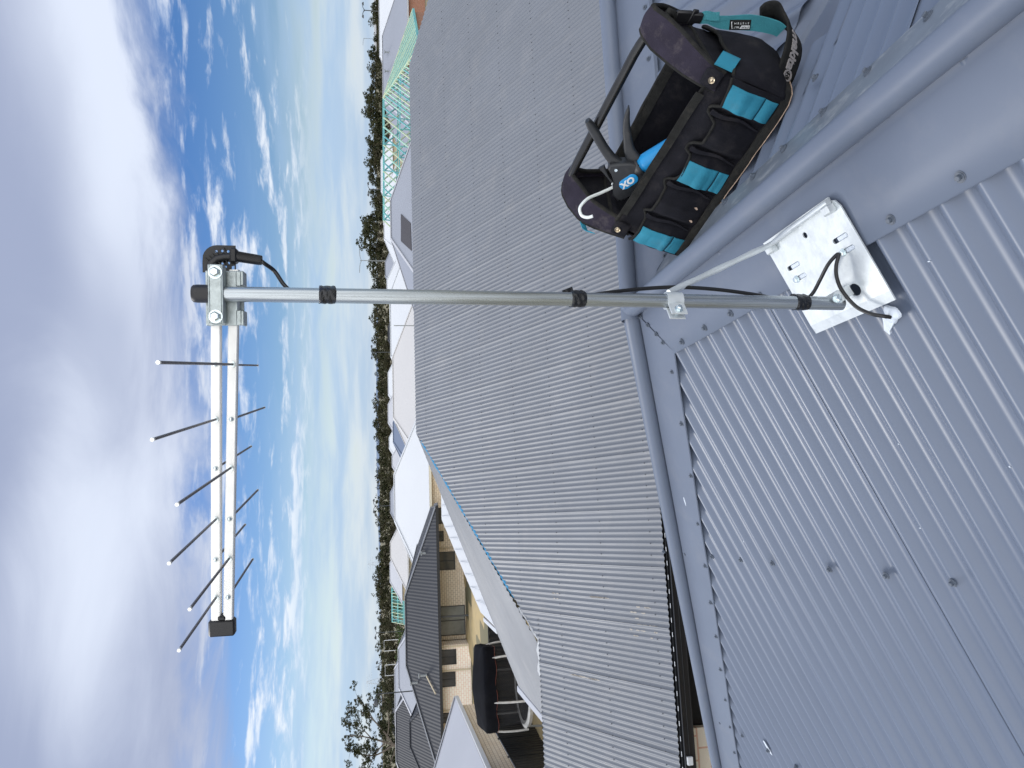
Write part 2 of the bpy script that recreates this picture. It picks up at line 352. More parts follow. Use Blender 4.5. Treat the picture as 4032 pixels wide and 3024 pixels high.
# ------------------------------------------------------------------ the house stood on
home = empty('house', (XR, 0, GZ), 0, 'blue grey corrugated roof underfoot with rolled ridge caps, holding mast and tool bag', 'house')
def hpart(o): o.parent = home; o.matrix_parent_inverse = Matrix.Translation(V(-XR, 0, -GZ)); return o
hpart(corr((XR, 0, ZR), (0, 1, 0), (-CA, 0, -SA), NL, -2.4, 7.35, lambda s: max(.02, ((s-YA)/HK+.05)/CA), lambda s: 5.85/CA, 1.716, seg=16, lapph=1.545, lift=.0030).build('roof_slope', M['roof'], None, True, 50))
hpart(corr((XR, 0, ZR), (0, 1, 0), (CA, 0, -SA), NRt, -2.4, 1.85, lambda s: .02, lambda s: min(4.5, YA-s-.27)/CA, 1.716, seg=16, lapph=.98).build('roof_slope', M['roof'], None, True, 50))
hpart(corr((0, YA, ZR), (1, 0, 0), (0, -CA, -SA), NW, .75, 6.5, lambda s: .02, lambda s: min(4.5, s-XR-.05)/CA, .80, seg=16, lapph=1.13).build('roof_slope', M['roof'], None, True, 50))
TB = TA/HK; nb_ = math.sqrt(1+TB*TB)
hpart(corr((0, YA, ZR), (1, 0, 0), (0, 1/nb_, -TB/nb_), V(0, TB/nb_, 1/nb_), -5.1, 6.5, lambda s: .02 if s > XR else ((XR-s)*HK+.05)*nb_, lambda s: 5.4*nb_, .80, seg=8, lapph=1.13).build('roof_slope', M['roof'], None, True, 50))
def roll(c, n=18, r=.0280, a0=236, a1=-56): return [(c[0]+r*math.cos(R(a0+(a1-a0)*i/n)), c[1]+r*math.sin(R(a0+(a1-a0)*i/n))) for i in range(n+1)]
def wave(s, k): return .0012*math.sin(s*5.3+k)+.0008*math.sin(s*11.7+2*k)
# main ridge cap
prof = [(-.1625, -.1625*TA+.0015), (-.162, -.162*TA+.0055), (-.10, -.10*TA+.004), (-.030, -.030*TA+.004), (-.018, -.018*TA-.001)]+roll((0, .0165))+[(.018, -.018*TA-.001), (.030, -.030*TA+.004), (.09, -.09*TA+.004), (.138, -.138*TA+.003), (.1385, -.1385*TA-.006)]
mb = MB(); ns = 26; rows = []
for i in range(ns+1):
    row = []
    for (x, z) in prof:
        ye = YA+x*.6 if x < -.03 else (YA-x if x > .03 else YA)
        y = -2.4+(ye+2.4)*i/ns
        row.append(V(XR+x, y, ZR+z+wave(y, x*30)*(abs(x)/.15)))
    rows.append(row)
mb.grid(rows); hpart(mb.build('ridge_cap', M['cap'], None, True, 60))
mb = MB(); rows = []                                                    # scuffed walking strip on the right flange
for i in range(ns+1):
    row = []
    for x in (.042, .066, .09, .114, .137):
        y = -2.4+(YA-x-.02+2.4)*i/ns; row.append(V(XR+x, y, ZR-x*TA+.0062+wave(y, x*30)*(x/.15)))
    rows.append(row)
mb.grid(rows); hpart(mb.build('scuffed_flange', M['capdirty'], None, True, 60))
# side ridge cap (runs to +X)
prof2 = [(-.1485, -.1485*TA-.006), (-.148, -.148*TA+.005), (-.10, -.10*TA+.006), (-.030, -.030*TA+.006), (-.018, -.018*TA+.001)]+roll((0, .0175))+[(.018, -.018*TB+.001), (.030, -.030*TB+.006), (.16, -.16*TB+.005)]
mb = MB(); rows = []
for i in range(31):
    row = []
    for (y, z) in prof2:
        xs = XR-y if y < -.03 else XR-.035
        x = xs+(6.5-xs)*i/30; row.append(V(x, YA+y, ZR+z+wave(x, y*40)*(abs(y)/.15)))
    rows.append(row)
mb.grid(rows); hpart(mb.build('ridge_cap', M['cap'], None, True, 60))
# hip cap (falls to the left, away)
mb = MB(); rows = []
offs = [(-.2505, .0025), (-.25, .0065), (-.15, .0065), (-.044, .0065), (-.026, .001)]
for i in range(31):
    row = []
    for (dy, dz) in offs:
        x0 = XR+dy*.63
        x = x0+(-5.2-x0)*(i/30)**1.3; yh = YA+(XR-x)*HK
        row.append(V(x, yh+dy, zL(x)+dz+wave(x*1.2, dy*20)*abs(dy)/.2))
    for j in range(13):                                                  # the roll
        x0 = XR+.012; x = x0+(-5.2-x0)*(i/30)**1.3; yh = YA+(XR-x)*HK
        a = R(236-292*j/12); hx, hy = HK, 1.0; l = math.hypot(hx, hy)
        row.append(V(x+hx/l*.0285*math.cos(a), yh+hy/l*.0285*math.cos(a), zL(x)+.0165+.0285*math.sin(a)))
    for (dy, dz) in [(.05, .006), (.2, .005)]:
        x = XR+(-5.2-XR)*(i/30)**1.3; yh = YA+(XR-x)*HK; row.append(V(x, yh+dy, ZR-(yh+dy-YA)*TB+dz))
    rows.append(row)
mb.grid(rows); hpart(mb.build('hip_cap', M['cap'], None, True, 60))
# valley gutter between the right slope and the side wing
mb = MB(); rows = []
for i in range(25):
    u = .05+4.2*i/24; x = XR+u; y = YA-u; row = []
    for d, dz in ((-.44, -.016), (-.25, -.019), (-.10, -.022), (-.018, -.026)): xx = max(x+d, XR+.015-.001*d); row.append(V(xx, y, zRt(xx)+dz))
    row.append(V(x, y, zRt(x)-.012))
    for d, dz in ((.018, -.026), (.10, -.022), (.24, -.019)): yy = min(y+d, YA-.015+.001*d); row.append(V(x, yy, zW(yy)+dz))
    rows.append(row)
mb.grid(rows); hpart(mb.build('valley_gutter', M['cap'], None, True, 30))
# screws
def screw_mesh():
    mb = MB(); n = 16
    mb.add([V(.0095*math.cos(2*math.pi*j/n), .0095*math.sin(2*math.pi*j/n), z) for z in (0, .0022) for j in range(n)], [(j, (j+1) % n, n+(j+1) % n, n+j) for j in range(n)]+[tuple(n+j for j in range(n))])
    mb.add([V(.0078*math.cos(2*math.pi*j/n), .0078*math.sin(2*math.pi*j/n), z) for z in (.0022, .0036) for j in range(n)], [(j, (j+1) % n, n+(j+1) % n, n+j) for j in range(n)]+[tuple(n+j for j in range(n))])
    mb.add([V(r*math.cos(math.pi*j/3), r*math.sin(math.pi*j/3), z) for r, z in ((.0050, .0036), (.0050, .0085), (.0042, .0095)) for j in range(6)], [(q*6+j, q*6+(j+1) % 6, q*6+6+(j+1) % 6, q*6+6+j) for q in range(2) for j in range(6)]+[tuple(12+j for j in range(6))])
    return mb
proto = None
def place(p, n, sc_=1.0, parent=None, name='roof_screw', m_=None):
    global proto
    if proto is None: o = proto = screw_mesh().build(name, M['screw'])
    else: o = proto.copy(); COL.objects.link(o)
    o.name = name
    o.rotation_mode = 'QUATERNION'; o.rotation_quaternion = V(*n).to_track_quat('Z', 'Y') @ Matrix.Rotation(rnd.uniform(0, 6), 3, 'Z').to_quaternion()
    o.location = V(*p); o.scale = (sc_,)*3
    return o
for y in (.60, .745, .895, 1.05, 1.492, 1.639, 1.788, 1.94): hpart(place((.470+rnd.uniform(-.003, .003), y, zL(.470)+.004), NL))
for y in (.60, .745, .896, 1.043, 1.175, 1.319, 1.449, 1.59): hpart(place((.738, y, zRt(.738)+.006), NRt))
for y in (1.407, 1.616, 1.842, 2.135, 2.337, 2.557, 2.79, 3.02): hpart(place((-.179, y, zL(-.179)), NL))
for y in (2.62, 2.849, 3.062, 3.283, 3.5): hpart(place((-1.014, y, zL(-1.014)), NL))
for x, y in ((.265, 2.216), (.104, 2.354), (-.059, 2.507), (-.218, 2.651), (-.369, 2.792), (-.521, 2.93), (-.684, 3.088), (-.844, 3.232), (-.998, 3.369), (-1.154, 3.51), (-1.31, 3.65)): hpart(place((x, y, zL(x)+.005), NL))
for x, y in ((.586, 2.100), (.555, 2.083), (.521, 2.062), (.492, 2.05), (.410, 2.093)): hpart(place((x, y, zL(x)+.006), NL, .8))
for x, y in ((.655, 2.055), (.70, 2.012), (.745, 1.995), (1.10, 1.995), (1.40, 1.995), (1.58, 1.993), (1.75, 1.993)): hpart(place((x, y, zW(y)+.006), NW, .85))
hpart(place((.897, 1.302, zRt(.897)), NRt))
def fleck(p, nrm, du, l, w, rot):
    n = V(*nrm); u = V(*du); u = (u-n*u.dot(n)).normalized(); v = n.cross(u); c, s = math.cos(rot), math.sin(rot)
    u, v = u*c+v*s, v*c-u*s; mb = MB(); pts = []
    for j in range(9):
        a = 2*math.pi*j/9; q = rnd.uniform(.7, 1.15); pts.append(V(*p)+u*l*math.cos(a)*q+v*w*math.sin(a)*q)
    mb.prism(pts, n*.0016); return hpart(mb.build('paint_fleck', M['silicone']))
fleck((-1.0, 3.06, zL(-1.0)-.004), NL, (1, 0, -.1), .035, .010, .1)
fleck((-1.33, 2.72, zL(-1.33)-.006), NL, (1, 0, -.1), .03, .006, .1)
fleck((.02, 2.52, zL(.02)+.006), NL, (1, -.9, 0), .022, .004, .3)
fleck((1.68, 2.085, ZR+.008), (0, -.3, 1), (1, 0, 0), .010, .005, .4)
fleck((.49, 1.60, zL(.49)+.005), NL, (1, 0, 0), .006, .003, .4)
for i in range(26):
    x, y = rnd.uniform(-1.2, .44), rnd.uniform(.6, 2.4)
    if y > YA+(XR-x)*HK-.3: continue
    ph = round((y-1.716)/PITCH)*PITCH+1.716; fleck((x, ph, zL(x)), NL, (1, 0, 0), rnd.uniform(.0012, .003), .0012, rnd.uniform(0, 3))
mb = MB(); mb.box((-4.7, -2.2, GZ), (-4.5, 6.4, -3.5)); mb.box((-4.7, 6.4, GZ), (6.3, 6.6, -3.5)); hpart(mb.build('wall', M['brick']))
mb = MB(); mb.box((-5.36, -2.4, -3.72), (-5.22, 7.4, -3.60)); hpart(mb.build('gutter', M['black']))

# ------------------------------------------------------------------ mast, mount, antenna
MX, MY = .372, 1.235
mast = empty('antenna_mast', (MX, MY, -.865), 0, 'slim round steel mast standing upright on the galvanised roof mount', 'mast')
def par(o, p): o.parent = p; o.matrix_parent_inverse = p.matrix_basis.inverted(); return o
for e in (mast,): pass
MT = V(MX+.006, MY, .285); MBt = V(MX-.002, MY-.012, -.875)
mp = lambda z: MBt+(MT-MBt)*((z-MBt.z)/(MT.z-MBt.z))
def ring_tube(mb, z0, z1, r, n=40, steps=1, ri=None):
    rows = [[mp(z0+(z1-z0)*i/steps)+V(r*math.cos(2*math.pi*j/n), r*math.sin(2*math.pi*j/n), 0) for j in range(n)] for i in range(steps+1)]
    mb.grid(rows, True)
mb = MB(); ring_tube(mb, -.875, .285, .0127, 48); ring_tube(mb, -.875, .285, .0113, 32); par(mb.build('pole', M['mast'], None, True, 60), mast)
mb = MB(); n = 40; rows = []
for z, r in ((.255, .0150), (.288, .0150), (.294, .0143), (.2965, .012), (.297, 0.0001)): rows.append([mp(z)+V(r*math.cos(2*math.pi*j/n), r*math.sin(2*math.pi*j/n), 0) for j in range(n)])
mb.grid(rows, True); par(mb.build('end_cap', M['plastic'], None, True, 40), mast)
for (z0, z1) in ((.094, .068), (-.342, -.366), (-.776, -.801)):
    mb = MB(); n = 40; rows = []
    for i in range(9):
        z = z0+(z1-z0)*i/8; row = []
        for j in range(n):
            a = 2*math.pi*j/n; d = .0137+.0006*math.sin(i*1.9+j*.5)+.0004*(i % 2); 
            sk = .003*math.sin(a)*(1 if i in (0, 8) else .6)
            ex = .006*max(0, math.cos(a-R(25)))**6                       # bulge over the cable behind the tube
            row.append(mp(z)+V((d+ex)*math.cos(a), (d+ex)*math.sin(a), sk))
        rows.append(row)
    e0 = [[mp(z)+V(.0126*math.cos(2*math.pi*j/n), .0126*math.sin(2*math.pi*j/n), 0) for j in range(n)] for z in (z0, z1)]
    mb.grid([e0[0]]+rows+[e0[1]], True)
    if z0 == -.342: mb.ribbon([(MX+.012, MY, z0+.001), (MX+.018, MY+.003, z0+.001), (MX+.024, MY+.001, z0+.0035)], (0, 0, 1), .020, .0012)
    par(mb.build('tape_band', M['tape'], None, True, 50), mast)
# mount on the left slope: local frame u = up-slope (towards ridge), v = +Y, n = normal
def L3(x, y, h=0.0): p = V(x, y, zL(x)); return p+NL*h
UP = V(CA, 0, SA)
mount = empty('roof_mount', tuple(L3(.455, 1.26)), 0, 'galvanised folding roof mount plate screwed across ridge cap edge below mast', 'mount')
xs0, xs1, ys0, ys1 = .372, .548, 1.127, 1.376
def holed_plate():
    import bmesh
    bm = bmesh.new(); W = (xs1-xs0)/CA; H = ys1-ys0
    def rounded(w0, w1, h0, h1, r, n=6):
        out = []
        for cx, cy_, a0 in ((w1-r, h1-r, 0), (w0+r, h1-r, 90), (w0+r, h0+r, 180), (w1-r, h0+r, 270)):
            out += [(cx+r*math.cos(R(a0+90*i/n)), cy_+r*math.sin(R(a0+90*i/n))) for i in range(n+1)]
        return out
    def loop(pts): vs = [bm.verts.new((a, b, 0)) for a, b in pts]; return [bm.edges.new((vs[i], vs[(i+1) % len(vs)])) for i in range(len(vs))]
    outer = [(0, 0), (0, H)]+[(W, H)]+[(W, .020), (W-.006, .006), (W-.020, 0)]
    ed = loop(outer)
    for (x, y, w, h) in ((.486, 1.327, .010, .044), (.462, 1.327, .010, .044), (.485, 1.169, .010, .044), (.462, 1.169, .010, .044)):
        u = (x-xs0)/CA; v = y-ys0; ed += loop(rounded(u-w/2, u+w/2, v-h/2, v+h/2, w*.49, 5))
    u, v = (.522-xs0)/CA, 1.249-ys0; ed += loop([(u+.0065*math.cos(i*math.pi/6), v+.0065*math.sin(i*math.pi/6)) for i in range(12)])
    u, v = (.397-xs0)/CA, 1.204-ys0; ed += loop([(u+.0125*math.cos(i*math.pi/12), v+.0150*math.sin(i*math.pi/12)) for i in range(24)])
    bmesh.ops.triangle_fill(bm, use_beauty=True, use_dissolve=False, edges=ed)
    ext = bmesh.ops.extrude_face_region(bm, geom=list(bm.faces))
    for g in ext['geom']:
        if isinstance(g, bmesh.types.BMVert): g.co.z += .0028
    o0 = L3(xs0, ys0, .010)
    for v in bm.verts: c = v.co.copy(); v.co = o0+UP*c.x+V(0, 1, 0)*c.y+NL*c.z
    bmesh.ops.recalc_face_normals(bm, faces=bm.faces)
    me = bpy.data.meshes.new('base_plate'); bm.to_mesh(me); bm.free(); me.materials.append(M['galv'])
    return link(bpy.data.objects.new('base_plate', me))
par(holed_plate(), mount)
mb = MB(); e0 = L3(xs0, ys0, .0128)                                          # lower edge folded down a little
row0 = [L3(xs0, ys0+(ys1-ys0)*i/6, .0128) for i in range(7)]; row1 = [p-UP*.020-NL*.005 for p in row0]; row1[0] = row1[0]+V(0, .006, 0); row1[-1] = row1[-1]+V(0, .004, 0)
mb.slab([row0, row1], NL, .0028); par(mb.build('folded_edge', M['galv'], None), mount)
mb = MB(); row0 = [L3(xs1, ys0+.016+(ys1-ys0-.016)*i/6, .0128) for i in range(7)]; row1 = [p+UP*.006+NL*.0015 for p in row0]     # upper lip
mb.slab([row0, row1], NL, .0028); par(mb.build('folded_edge', M['galv'], None), mount)
for (x, y) in ((.486, 1.325), (.462, 1.322), (.485, 1.166), (.462, 1.164)):
    mb = MB(); mb.bbox((-.0052, -.0145, .002), (.0052, .0145, .0108), .002, Matrix.Translation(L3(x, y)) @ V(0, 0, 1).rotation_difference(NL).to_matrix().to_4x4()); par(mb.build('sealant_pad', M['silicone']), mount)
for y in (1.148, 1.350):                                                   # hinge lugs of the stay
    mb = MB(); mb.bbox((-.009, -.010, -.004), (.009, .010, .016), .003, Matrix.Translation(L3(.535, y, .016)) @ V(0, 0, 1).rotation_difference(NL).to_matrix().to_4x4()); par(mb.build('hinge_lug', M['galv'], None, True, 30), mount)
CLZ = -.535
stay = [L3(.548, 1.150, .022), L3(.549, 1.25, .023), L3(.549, 1.345, .024), L3(.549, 1.366, .027)]
tgt = V(MX+.020, MY+.004, CLZ+.002)
p4 = stay[-1]
def bez(a, b, c, d, n): return [a*(1-t)**3+b*3*t*(1-t)**2+c*3*t*t*(1-t)+d*t**3 for t in (i/n for i in range(n+1))]
E0 = L3(.5425, 1.338, .0235)
path = smooth([tuple(L3(.546, 1.140, .0205)), tuple(L3(.5455, 1.20, .021)), tuple(L3(.5450, 1.27, .0215)), tuple(E0)]+[tuple(E0*(1-t)+tgt*t) for t in (.2, .4, .6, .8, 1.0)], 4)
mb = MB(); mb.tube(path, [.0060+.0006*math.sin(i*.9) for i in range(len(path))], 12)
par(mb.build('stay', M['galv'], None, True, 40), mount)
# pipe clamp: strap round the tube with two legs to the left-front
mb = MB(); cr = .0148; dirn = V(-.86, -.50, 0).normalized(); sidev = V(dirn.y, -dirn.x, 0)
pts = []
legs = .026
cN = mp(CLZ)+V(0, 0, 0)
arc = []
a_dir = math.atan2(dirn.y, dirn.x)
for i in range(25):
    a = a_dir+R(24)+R(312)*i/24; arc.append(cN+V(cr*math.cos(a), cr*math.sin(a), 0))
l1 = [arc[0]+dirn*legs, arc[0]+dirn*legs*.5]; l2 = [arc[-1]+dirn*legs*.5, arc[-1]+dirn*legs]
mb.ribbon(l1+arc+l2, (0, 0, 1), .030, .0028); par(mb.build('pipe_clamp', M['galv'], None, True, 40), mount)
def bolt(p, n, r=.0065, h=.008, name='bolt', par_=None, shank=.0):
    mb = MB(); q = V(*n).to_track_quat('Z', 'Y').to_matrix().to_4x4(); T = Matrix.Translation(V(*p)) @ q
    pts = lambda rr, z, k=6: [T @ V(rr*math.cos(2*math.pi*j/k), rr*math.sin(2*math.pi*j/k), z) for j in range(k)]
    mb.grid([pts(r, 0), pts(r, h*.75), pts(r*.72, h), pts(.0001, h*1.02)], True)
    mb.grid([pts(r*1.35, -.0002, 18), pts(r*1.35, .0014, 18), pts(.001, .0014, 18)], True)
    if shank: mb.tube([T @ V(0, 0, 0), T @ V(0, 0, -shank)], r*.55, 10)
    o = mb.build(name, M['bolt'], None, True, 35)
    return par(o, par_) if par_ else o
lc = (arc[-1]+arc[0])/2+dirn*legs*.62
bolt(lc-V(-dirn.y, dirn.x, 0)*(-.008) if False else lc+V(dirn.y, -dirn.x, 0)*(-.0078), V(-dirn.y, dirn.x, 0) if V(-dirn.y, dirn.x, 0).y < 0 else V(dirn.y, -dirn.x, 0), .0058, .008, 'bolt', mount, .016)
# foot bracket and pivot bolt
for s in (-1, 1):
    c = V(MX+.004, MY-.012+s*.0155, -.862)
    poly = [c+V(-.008, 0, .010), c+V(-.002, 0, .0145), c+V(.005, 0, .0155), c+V(.011, 0, .011), c+V(.026, 0, -.018), c+V(.008, 0, -.028), c+V(-.010, 0, .002)]
    mb = MB(); mb.prism(poly, (0, .0028*s, 0)); par(mb.build('foot_bracket', M['galv'], None), mount)
bolt((MX+.002, MY-.012-.0185, -.853), (0, -1, .1), .0070, .008, 'bolt', mount, .034)
for (x, y) in ((.462, 1.338), (.462, 1.181)): bolt(L3(x, y, .0130), NL, .0058, .0075, 'fixing_screw', mount)
# antenna
ant = empty('tv_antenna', (.345, 1.27, .237), 0, 'aluminium log periodic antenna clamped level on top of the mast', 'antenna')
AR, ALf = V(.430, 1.2594, 0), V(-.160, 1.3729, 0)
R0 = V(.345, 1.27, 0)
bd = (ALf-R0); bl = bd.length; bd.normalize(); bp = V(bd.y, -bd.x, 0); bp = bp if bp.y < 0 else -bp
zU = lambda k: .2648+(.2715-.2648)*k
zLo = lambda k: .2368+(.2524-.2368)*k
BH = .0078
def boom(zf, k0, k1):
    mb = MB(); a = R0+bd*bl*k0+V(0, 0, zf(k0)); b = R0+bd*bl*k1+V(0, 0, zf(k1)); ch = .0016
    pr = [(-BH, -BH+ch), (-BH+ch, -BH), (BH-ch, -BH), (BH, -BH+ch), (BH, BH-ch), (BH-ch, BH), (-BH+ch, BH), (-BH, BH-ch)]
    rows = [[p+bp*u+V(0, 0, w) for u, w in pr] for p in (a, b)]; mb.grid(rows, True)
    return par(mb.build('boom', M['alu'], None, True, 30), ant)
boom(zU, -.16, 1.0); boom(zLo, -.16, 1.0)
ts = [.1492, .3284, .4886, .6559, .7870, .9135]; ln = [.435, .362, .345, .290, .272, .242]
for i, (t, l) in enumerate(zip(ts, ln)):
    nz, fz = (zLo, zU) if i % 2 == 0 else (zU, zLo)
    for s, zf in ((1, nz), (-1, fz)):
        p = R0+bd*bl*t+V(0, 0, zf(t)); mb = MB(); mb.tube([p-bp*s*.009, p+bp*s*l], .0021, 10); o = par(mb.build('element', M['rod'], None, True, 50), ant)
        mb = MB(); mb.tube([p+bp*s*(l-.003), p+bp*s*(l+.002)], .0026, 10); par(mb.build('tip', M['tip'], None, True, 50), o) if False else None
        tp = mb.build('tip', M['tip'], None, True, 50); tp.parent = o; tp.matrix_parent_inverse = (ant.matrix_basis @ o.matrix_parent_inverse @ o.matrix_basis).inverted()
        q = MB(); q.ball(p-bp*s*0+bp*(BH+.0005)*1, .0042, 10, 6) if s == -1 else q.tube([p+bp*(BH), p+bp*(BH+.003)], .0052, 10)
        par(q.build('rivet', M['bolt'], None, True, 50), ant)
def bx(lo, hi, b=.0015):                                                 # box in the boom's frame: x along -bd (right), y away (-bp), z up; origin R0
    Mx = Matrix.Identity(4)
    for j, v in enumerate((-bd, -bp, V(0, 0, 1))):
        for i in range(3): Mx[i][j] = v[i]
    Mx.translation = R0; mb = MB(); mb.bbox(lo, hi, b, Mx); return mb
mb = MB()                                                                # front end cap of the booms
e = R0+bd*bl
T = Matrix.Identity(4)
for j, v in enumerate((-bd, -bp, V(0, 0, 1))):
    for i in range(3): T[i][j] = v[i]
T.translation = R0+V(0, 0, 0)
mb.bbox((-bl-.022, -.0105, .241), (-bl+.006, .0105, .2835), .003, T); mb.bbox((-bl+.004, -.0100, .255), (-bl+.014, .0100, .269), .003, T)
par(mb.build('boom_end_cap', M['plastic'], None, True, 40), ant)
# mast bracket: channel plate, clamp bar, hooked foot
mx0, mx1 = -.012, .079
mb = MB(); mb.bbox((mx0, -.0145, .2150+.013), (mx1, -.0110, .2785), .001, T); mb.bbox((mx0, -.0150, .2745), (mx1, .0120, .2785), .001, T)
mb.bbox((mx0, -.0170, .2470), (mx1, -.0115, .2530), .0015, T)
mb.bbox((mx0, -.0185, .2215), (mx0+.026, -.0110, .2300), .0015, T); mb.bbox((mx1-.026, -.0185, .2215), (mx1, -.0110, .2300), .0015, T)
mb.bbox((mx0, -.020, .2170), (mx0+.025, .0110, .2225), .0015, T); mb.bbox((mx1-.025, -.020, .2170), (mx1, .0110, .2225), .0015, T)
mb.bbox((mx0+.003, .0095, .2215), (mx1-.003, .0120, .2770), .001, T)
par(mb.build('mast_bracket', M['zinc'], None, True, 30), ant)
mb = MB(); mb.bbox((mx0+.002, -.0435, .2478), (mx1+.007, -.0405, .2662), .001, T); mb.bbox((mx0+.002, -.0435, .2660), (mx1+.007, -.0170, .2688), .001, T); mb.bbox((mx0+.002, -.0435, .2452), (mx1+.007, -.0170, .2480), .001, T)
par(mb.build('clamp_bar', M['zinc'], None, True, 40), ant)
for u in (mx0+.013, mx1-.006): bolt(T @ V(u, -.0436, .2570), bp+V(0, 0, .05), .0082, .010, 'bolt', ant, .03)
# balun housing: ribbed, perforated elbow with drop tube
hx0, hx1 = .082, .124
def housing():
    import bmesh
    bm = bmesh.new(); pts = [(hx0-.004, .2860), (hx0+.012, .2862)]
    pts += [(hx1-.024+.024*math.cos(R(90-15*i)), .2622+.024*math.sin(R(90-15*i))) for i in range(1, 7)]
    pts += [(hx1, .2330), (hx0-.004, .2330)]
    def loop(p): vs = [bm.verts.new((a, 0, b)) for a, b in p]; return [bm.edges.new((vs[i], vs[(i+1) % len(vs)])) for i in range(len(vs))]
    ed = loop(pts)
    for (a, b, r) in ((.1135, .2640, .0024), (.1145, .2545, .0024), (.1140, .2450, .0024), (.0945, .2625, .0022), (.0940, .2540, .0024), (.0940, .2445, .0024), (.0880, .2590, .0022), (.0880, .2495, .0024)):
        ed += loop([(a+r*math.cos(i*math.pi/5), b+r*math.sin(i*math.pi/5)) for i in range(10)])
    ed += loop([(.083, .2400), (.089, .2395), (.0905, .2350), (.083, .2350)])
    bmesh.ops.triangle_fill(bm, use_beauty=True, use_dissolve=False, edges=ed)
    ext = bmesh.ops.extrude_face_region(bm, geom=list(bm.faces))
    for g in ext['geom']:
        if isinstance(g, bmesh.types.BMVert): g.co.y -= .003
    for v in bm.verts: v.co = T @ (v.co+V(0, .004, 0))
    bmesh.ops.recalc_face_normals(bm, faces=bm.faces)
    me = bpy.data.meshes.new('balun_housing'); bm.to_mesh(me); bm.free(); me.materials.append(M['plastic']); return link(bpy.data.objects.new('balun_housing', me))
par(housing(), ant)
mb = MB()
mb.tube([T @ V(hx0, -.001, .274), T @ V(hx0+.010, -.001, .271), T @ V(hx0+.018, -.001, .262), T @ V(hx0+.021, -.001, .250), T @ V(hx0+.022, -.001, .236)], .0072, 12)
for k in range(6):
    a = V(hx0+.003+.0055*k, -.003, .284-.0016*k*k*.5); b = V(hx0-.002+.003*k, -.003, .258-.004*k)
    mb.ribbon([T @ V(hx1-.004-.004*(5-k)*.9, -.0022, .282-.006*k), T @ V(hx0+.004*k*.6, -.0022, .262-.0045*k)], (bp.x, bp.y, 0), .006, .0012)
par(mb.build('housing_rib', M['plastic'], None, True, 40), ant)
mb = MB(); mb.bbox((.0935, -.011, .2290), (.1190, .011, .2410), .003, T)
cx = .1062; tb = [(T @ V(cx, 0, .2335)), (T @ V(cx-.0005, 0, .232)), (T @ V(cx-.006, 0, .195)), (T @ V(cx-.0065, 0, .1905))]
mb.tube(tb, [.0095, .0092, .0086, .0080], 18); par(mb.build('drop_sleeve', M['plastic'], None, True, 40), ant)
for o in (ant,): pass
# coax cable
cable = MB()
cb = T @ V(cx-.0065, 0, .193)
pts = [tuple(cb), (cb.x-.006, cb.y-.002, .186), (.428, 1.262, .171), (.403, 1.257, .155), (.389, 1.252, .140), (.383, 1.2535, .115), (.3805, 1.2535, .08), (.3845, 1.2525, 0), (.3885, 1.250, -.10), (.3895, 1.2485, -.22), (.3855, 1.2475, -.33), (.386, 1.248, -.37), (.396, 1.252, -.43), (.4045, 1.254, -.50), (.4070, 1.252, -.56), (.4030, 1.249, -.63), (.394, 1.246, -.70), (.3835, 1.244, -.76), (.3835, 1.248, -.79),
       (.388, 1.262, -.822), (.402, 1.262, -.842), (.420, 1.240, -.845), (.440, 1.204, -.842), (.451, 1.182, -.846), (.449, 1.178, -.848), (.432, 1.184, -.845), (.414, 1.194, -.850), (.394, 1.203, -.862), (.372, 1.203, -.876), (.352, 1.194, -.888), (.336, 1.176, -.901), (.330, 1.166, -.913), (.327, 1.163, -.928)]
cable.tube(smooth(pts, 7), .0036, 14)
co = tag(cable.build('coax_cable', M['rubber'], None, True, 60), 'black coaxial cable taped down the mast and looping into the roof', 'cable')
mb = MB(); rows = []
q = L3(.334, 1.166, -.001)
for i in range(7):
    a = R(90)*i/6; rows.append([q+UP*(.0175*(1+.14*math.sin(3*b+.5)+.07*math.sin(5*b))*math.sin(a)*math.cos(b))+V(0, 1, 0)*(.0175*(1+.14*math.sin(3*b+.5)+.07*math.sin(5*b))*math.sin(a)*math.sin(b))+NL*(.011*math.cos(a)) for b in (2*math.pi*j/20 for j in range(20))])
mb.grid(rows, True)
tl = [L3(.328, 1.178, .003), L3(.320, 1.186, .003), L3(.312, 1.196, .002), L3(.304, 1.195, .001)]; mb.ribbon(tl, (0, 1, 0), [.026, .018, .012, .003], .004)
tag(mb.build('sealant_blob', M['silicone'], None, True, 60), 'white silicone smear where the black cable enters the corrugated roof', 'sealant')
# ------------------------------------------------------------------ tool bag (local frame: x = -s along its length, y = depth w, z = height h)
BO = V(.9007, 1.4054, -.9379+.004); BL, BW, BN = V(-.4514, .8647, .2202), V(.8307, .4973, -.2503), V(.3259, -.0699, .9428)
def frame_empty(name, o, ax, ay, az, **k):
    e = empty(name, **k); Mx = Matrix.Identity(4)
    ax = ax.normalized(); az = (az-ax*az.dot(ax)).normalized(); ay = az.cross(ax)
    for j, v in enumerate((ax, ay, az)):
        for i in range(3): Mx[i][j] = v[i]
    Mx.translation = o; e.matrix_basis = Mx; return e
bag = frame_empty('tool_bag', BO, -BL, BW, BN, label='open black and teal canvas tool bag with tube handle sitting beside the ridge cap', cat='tool bag')
def q3(s, w, h): return V(-s, w, h)
def lerp(a, b, t): return a+(b-a)*t
def pl(xs, ys, x): return float(np.interp(x, xs, ys))
SL, WD = .475, .210
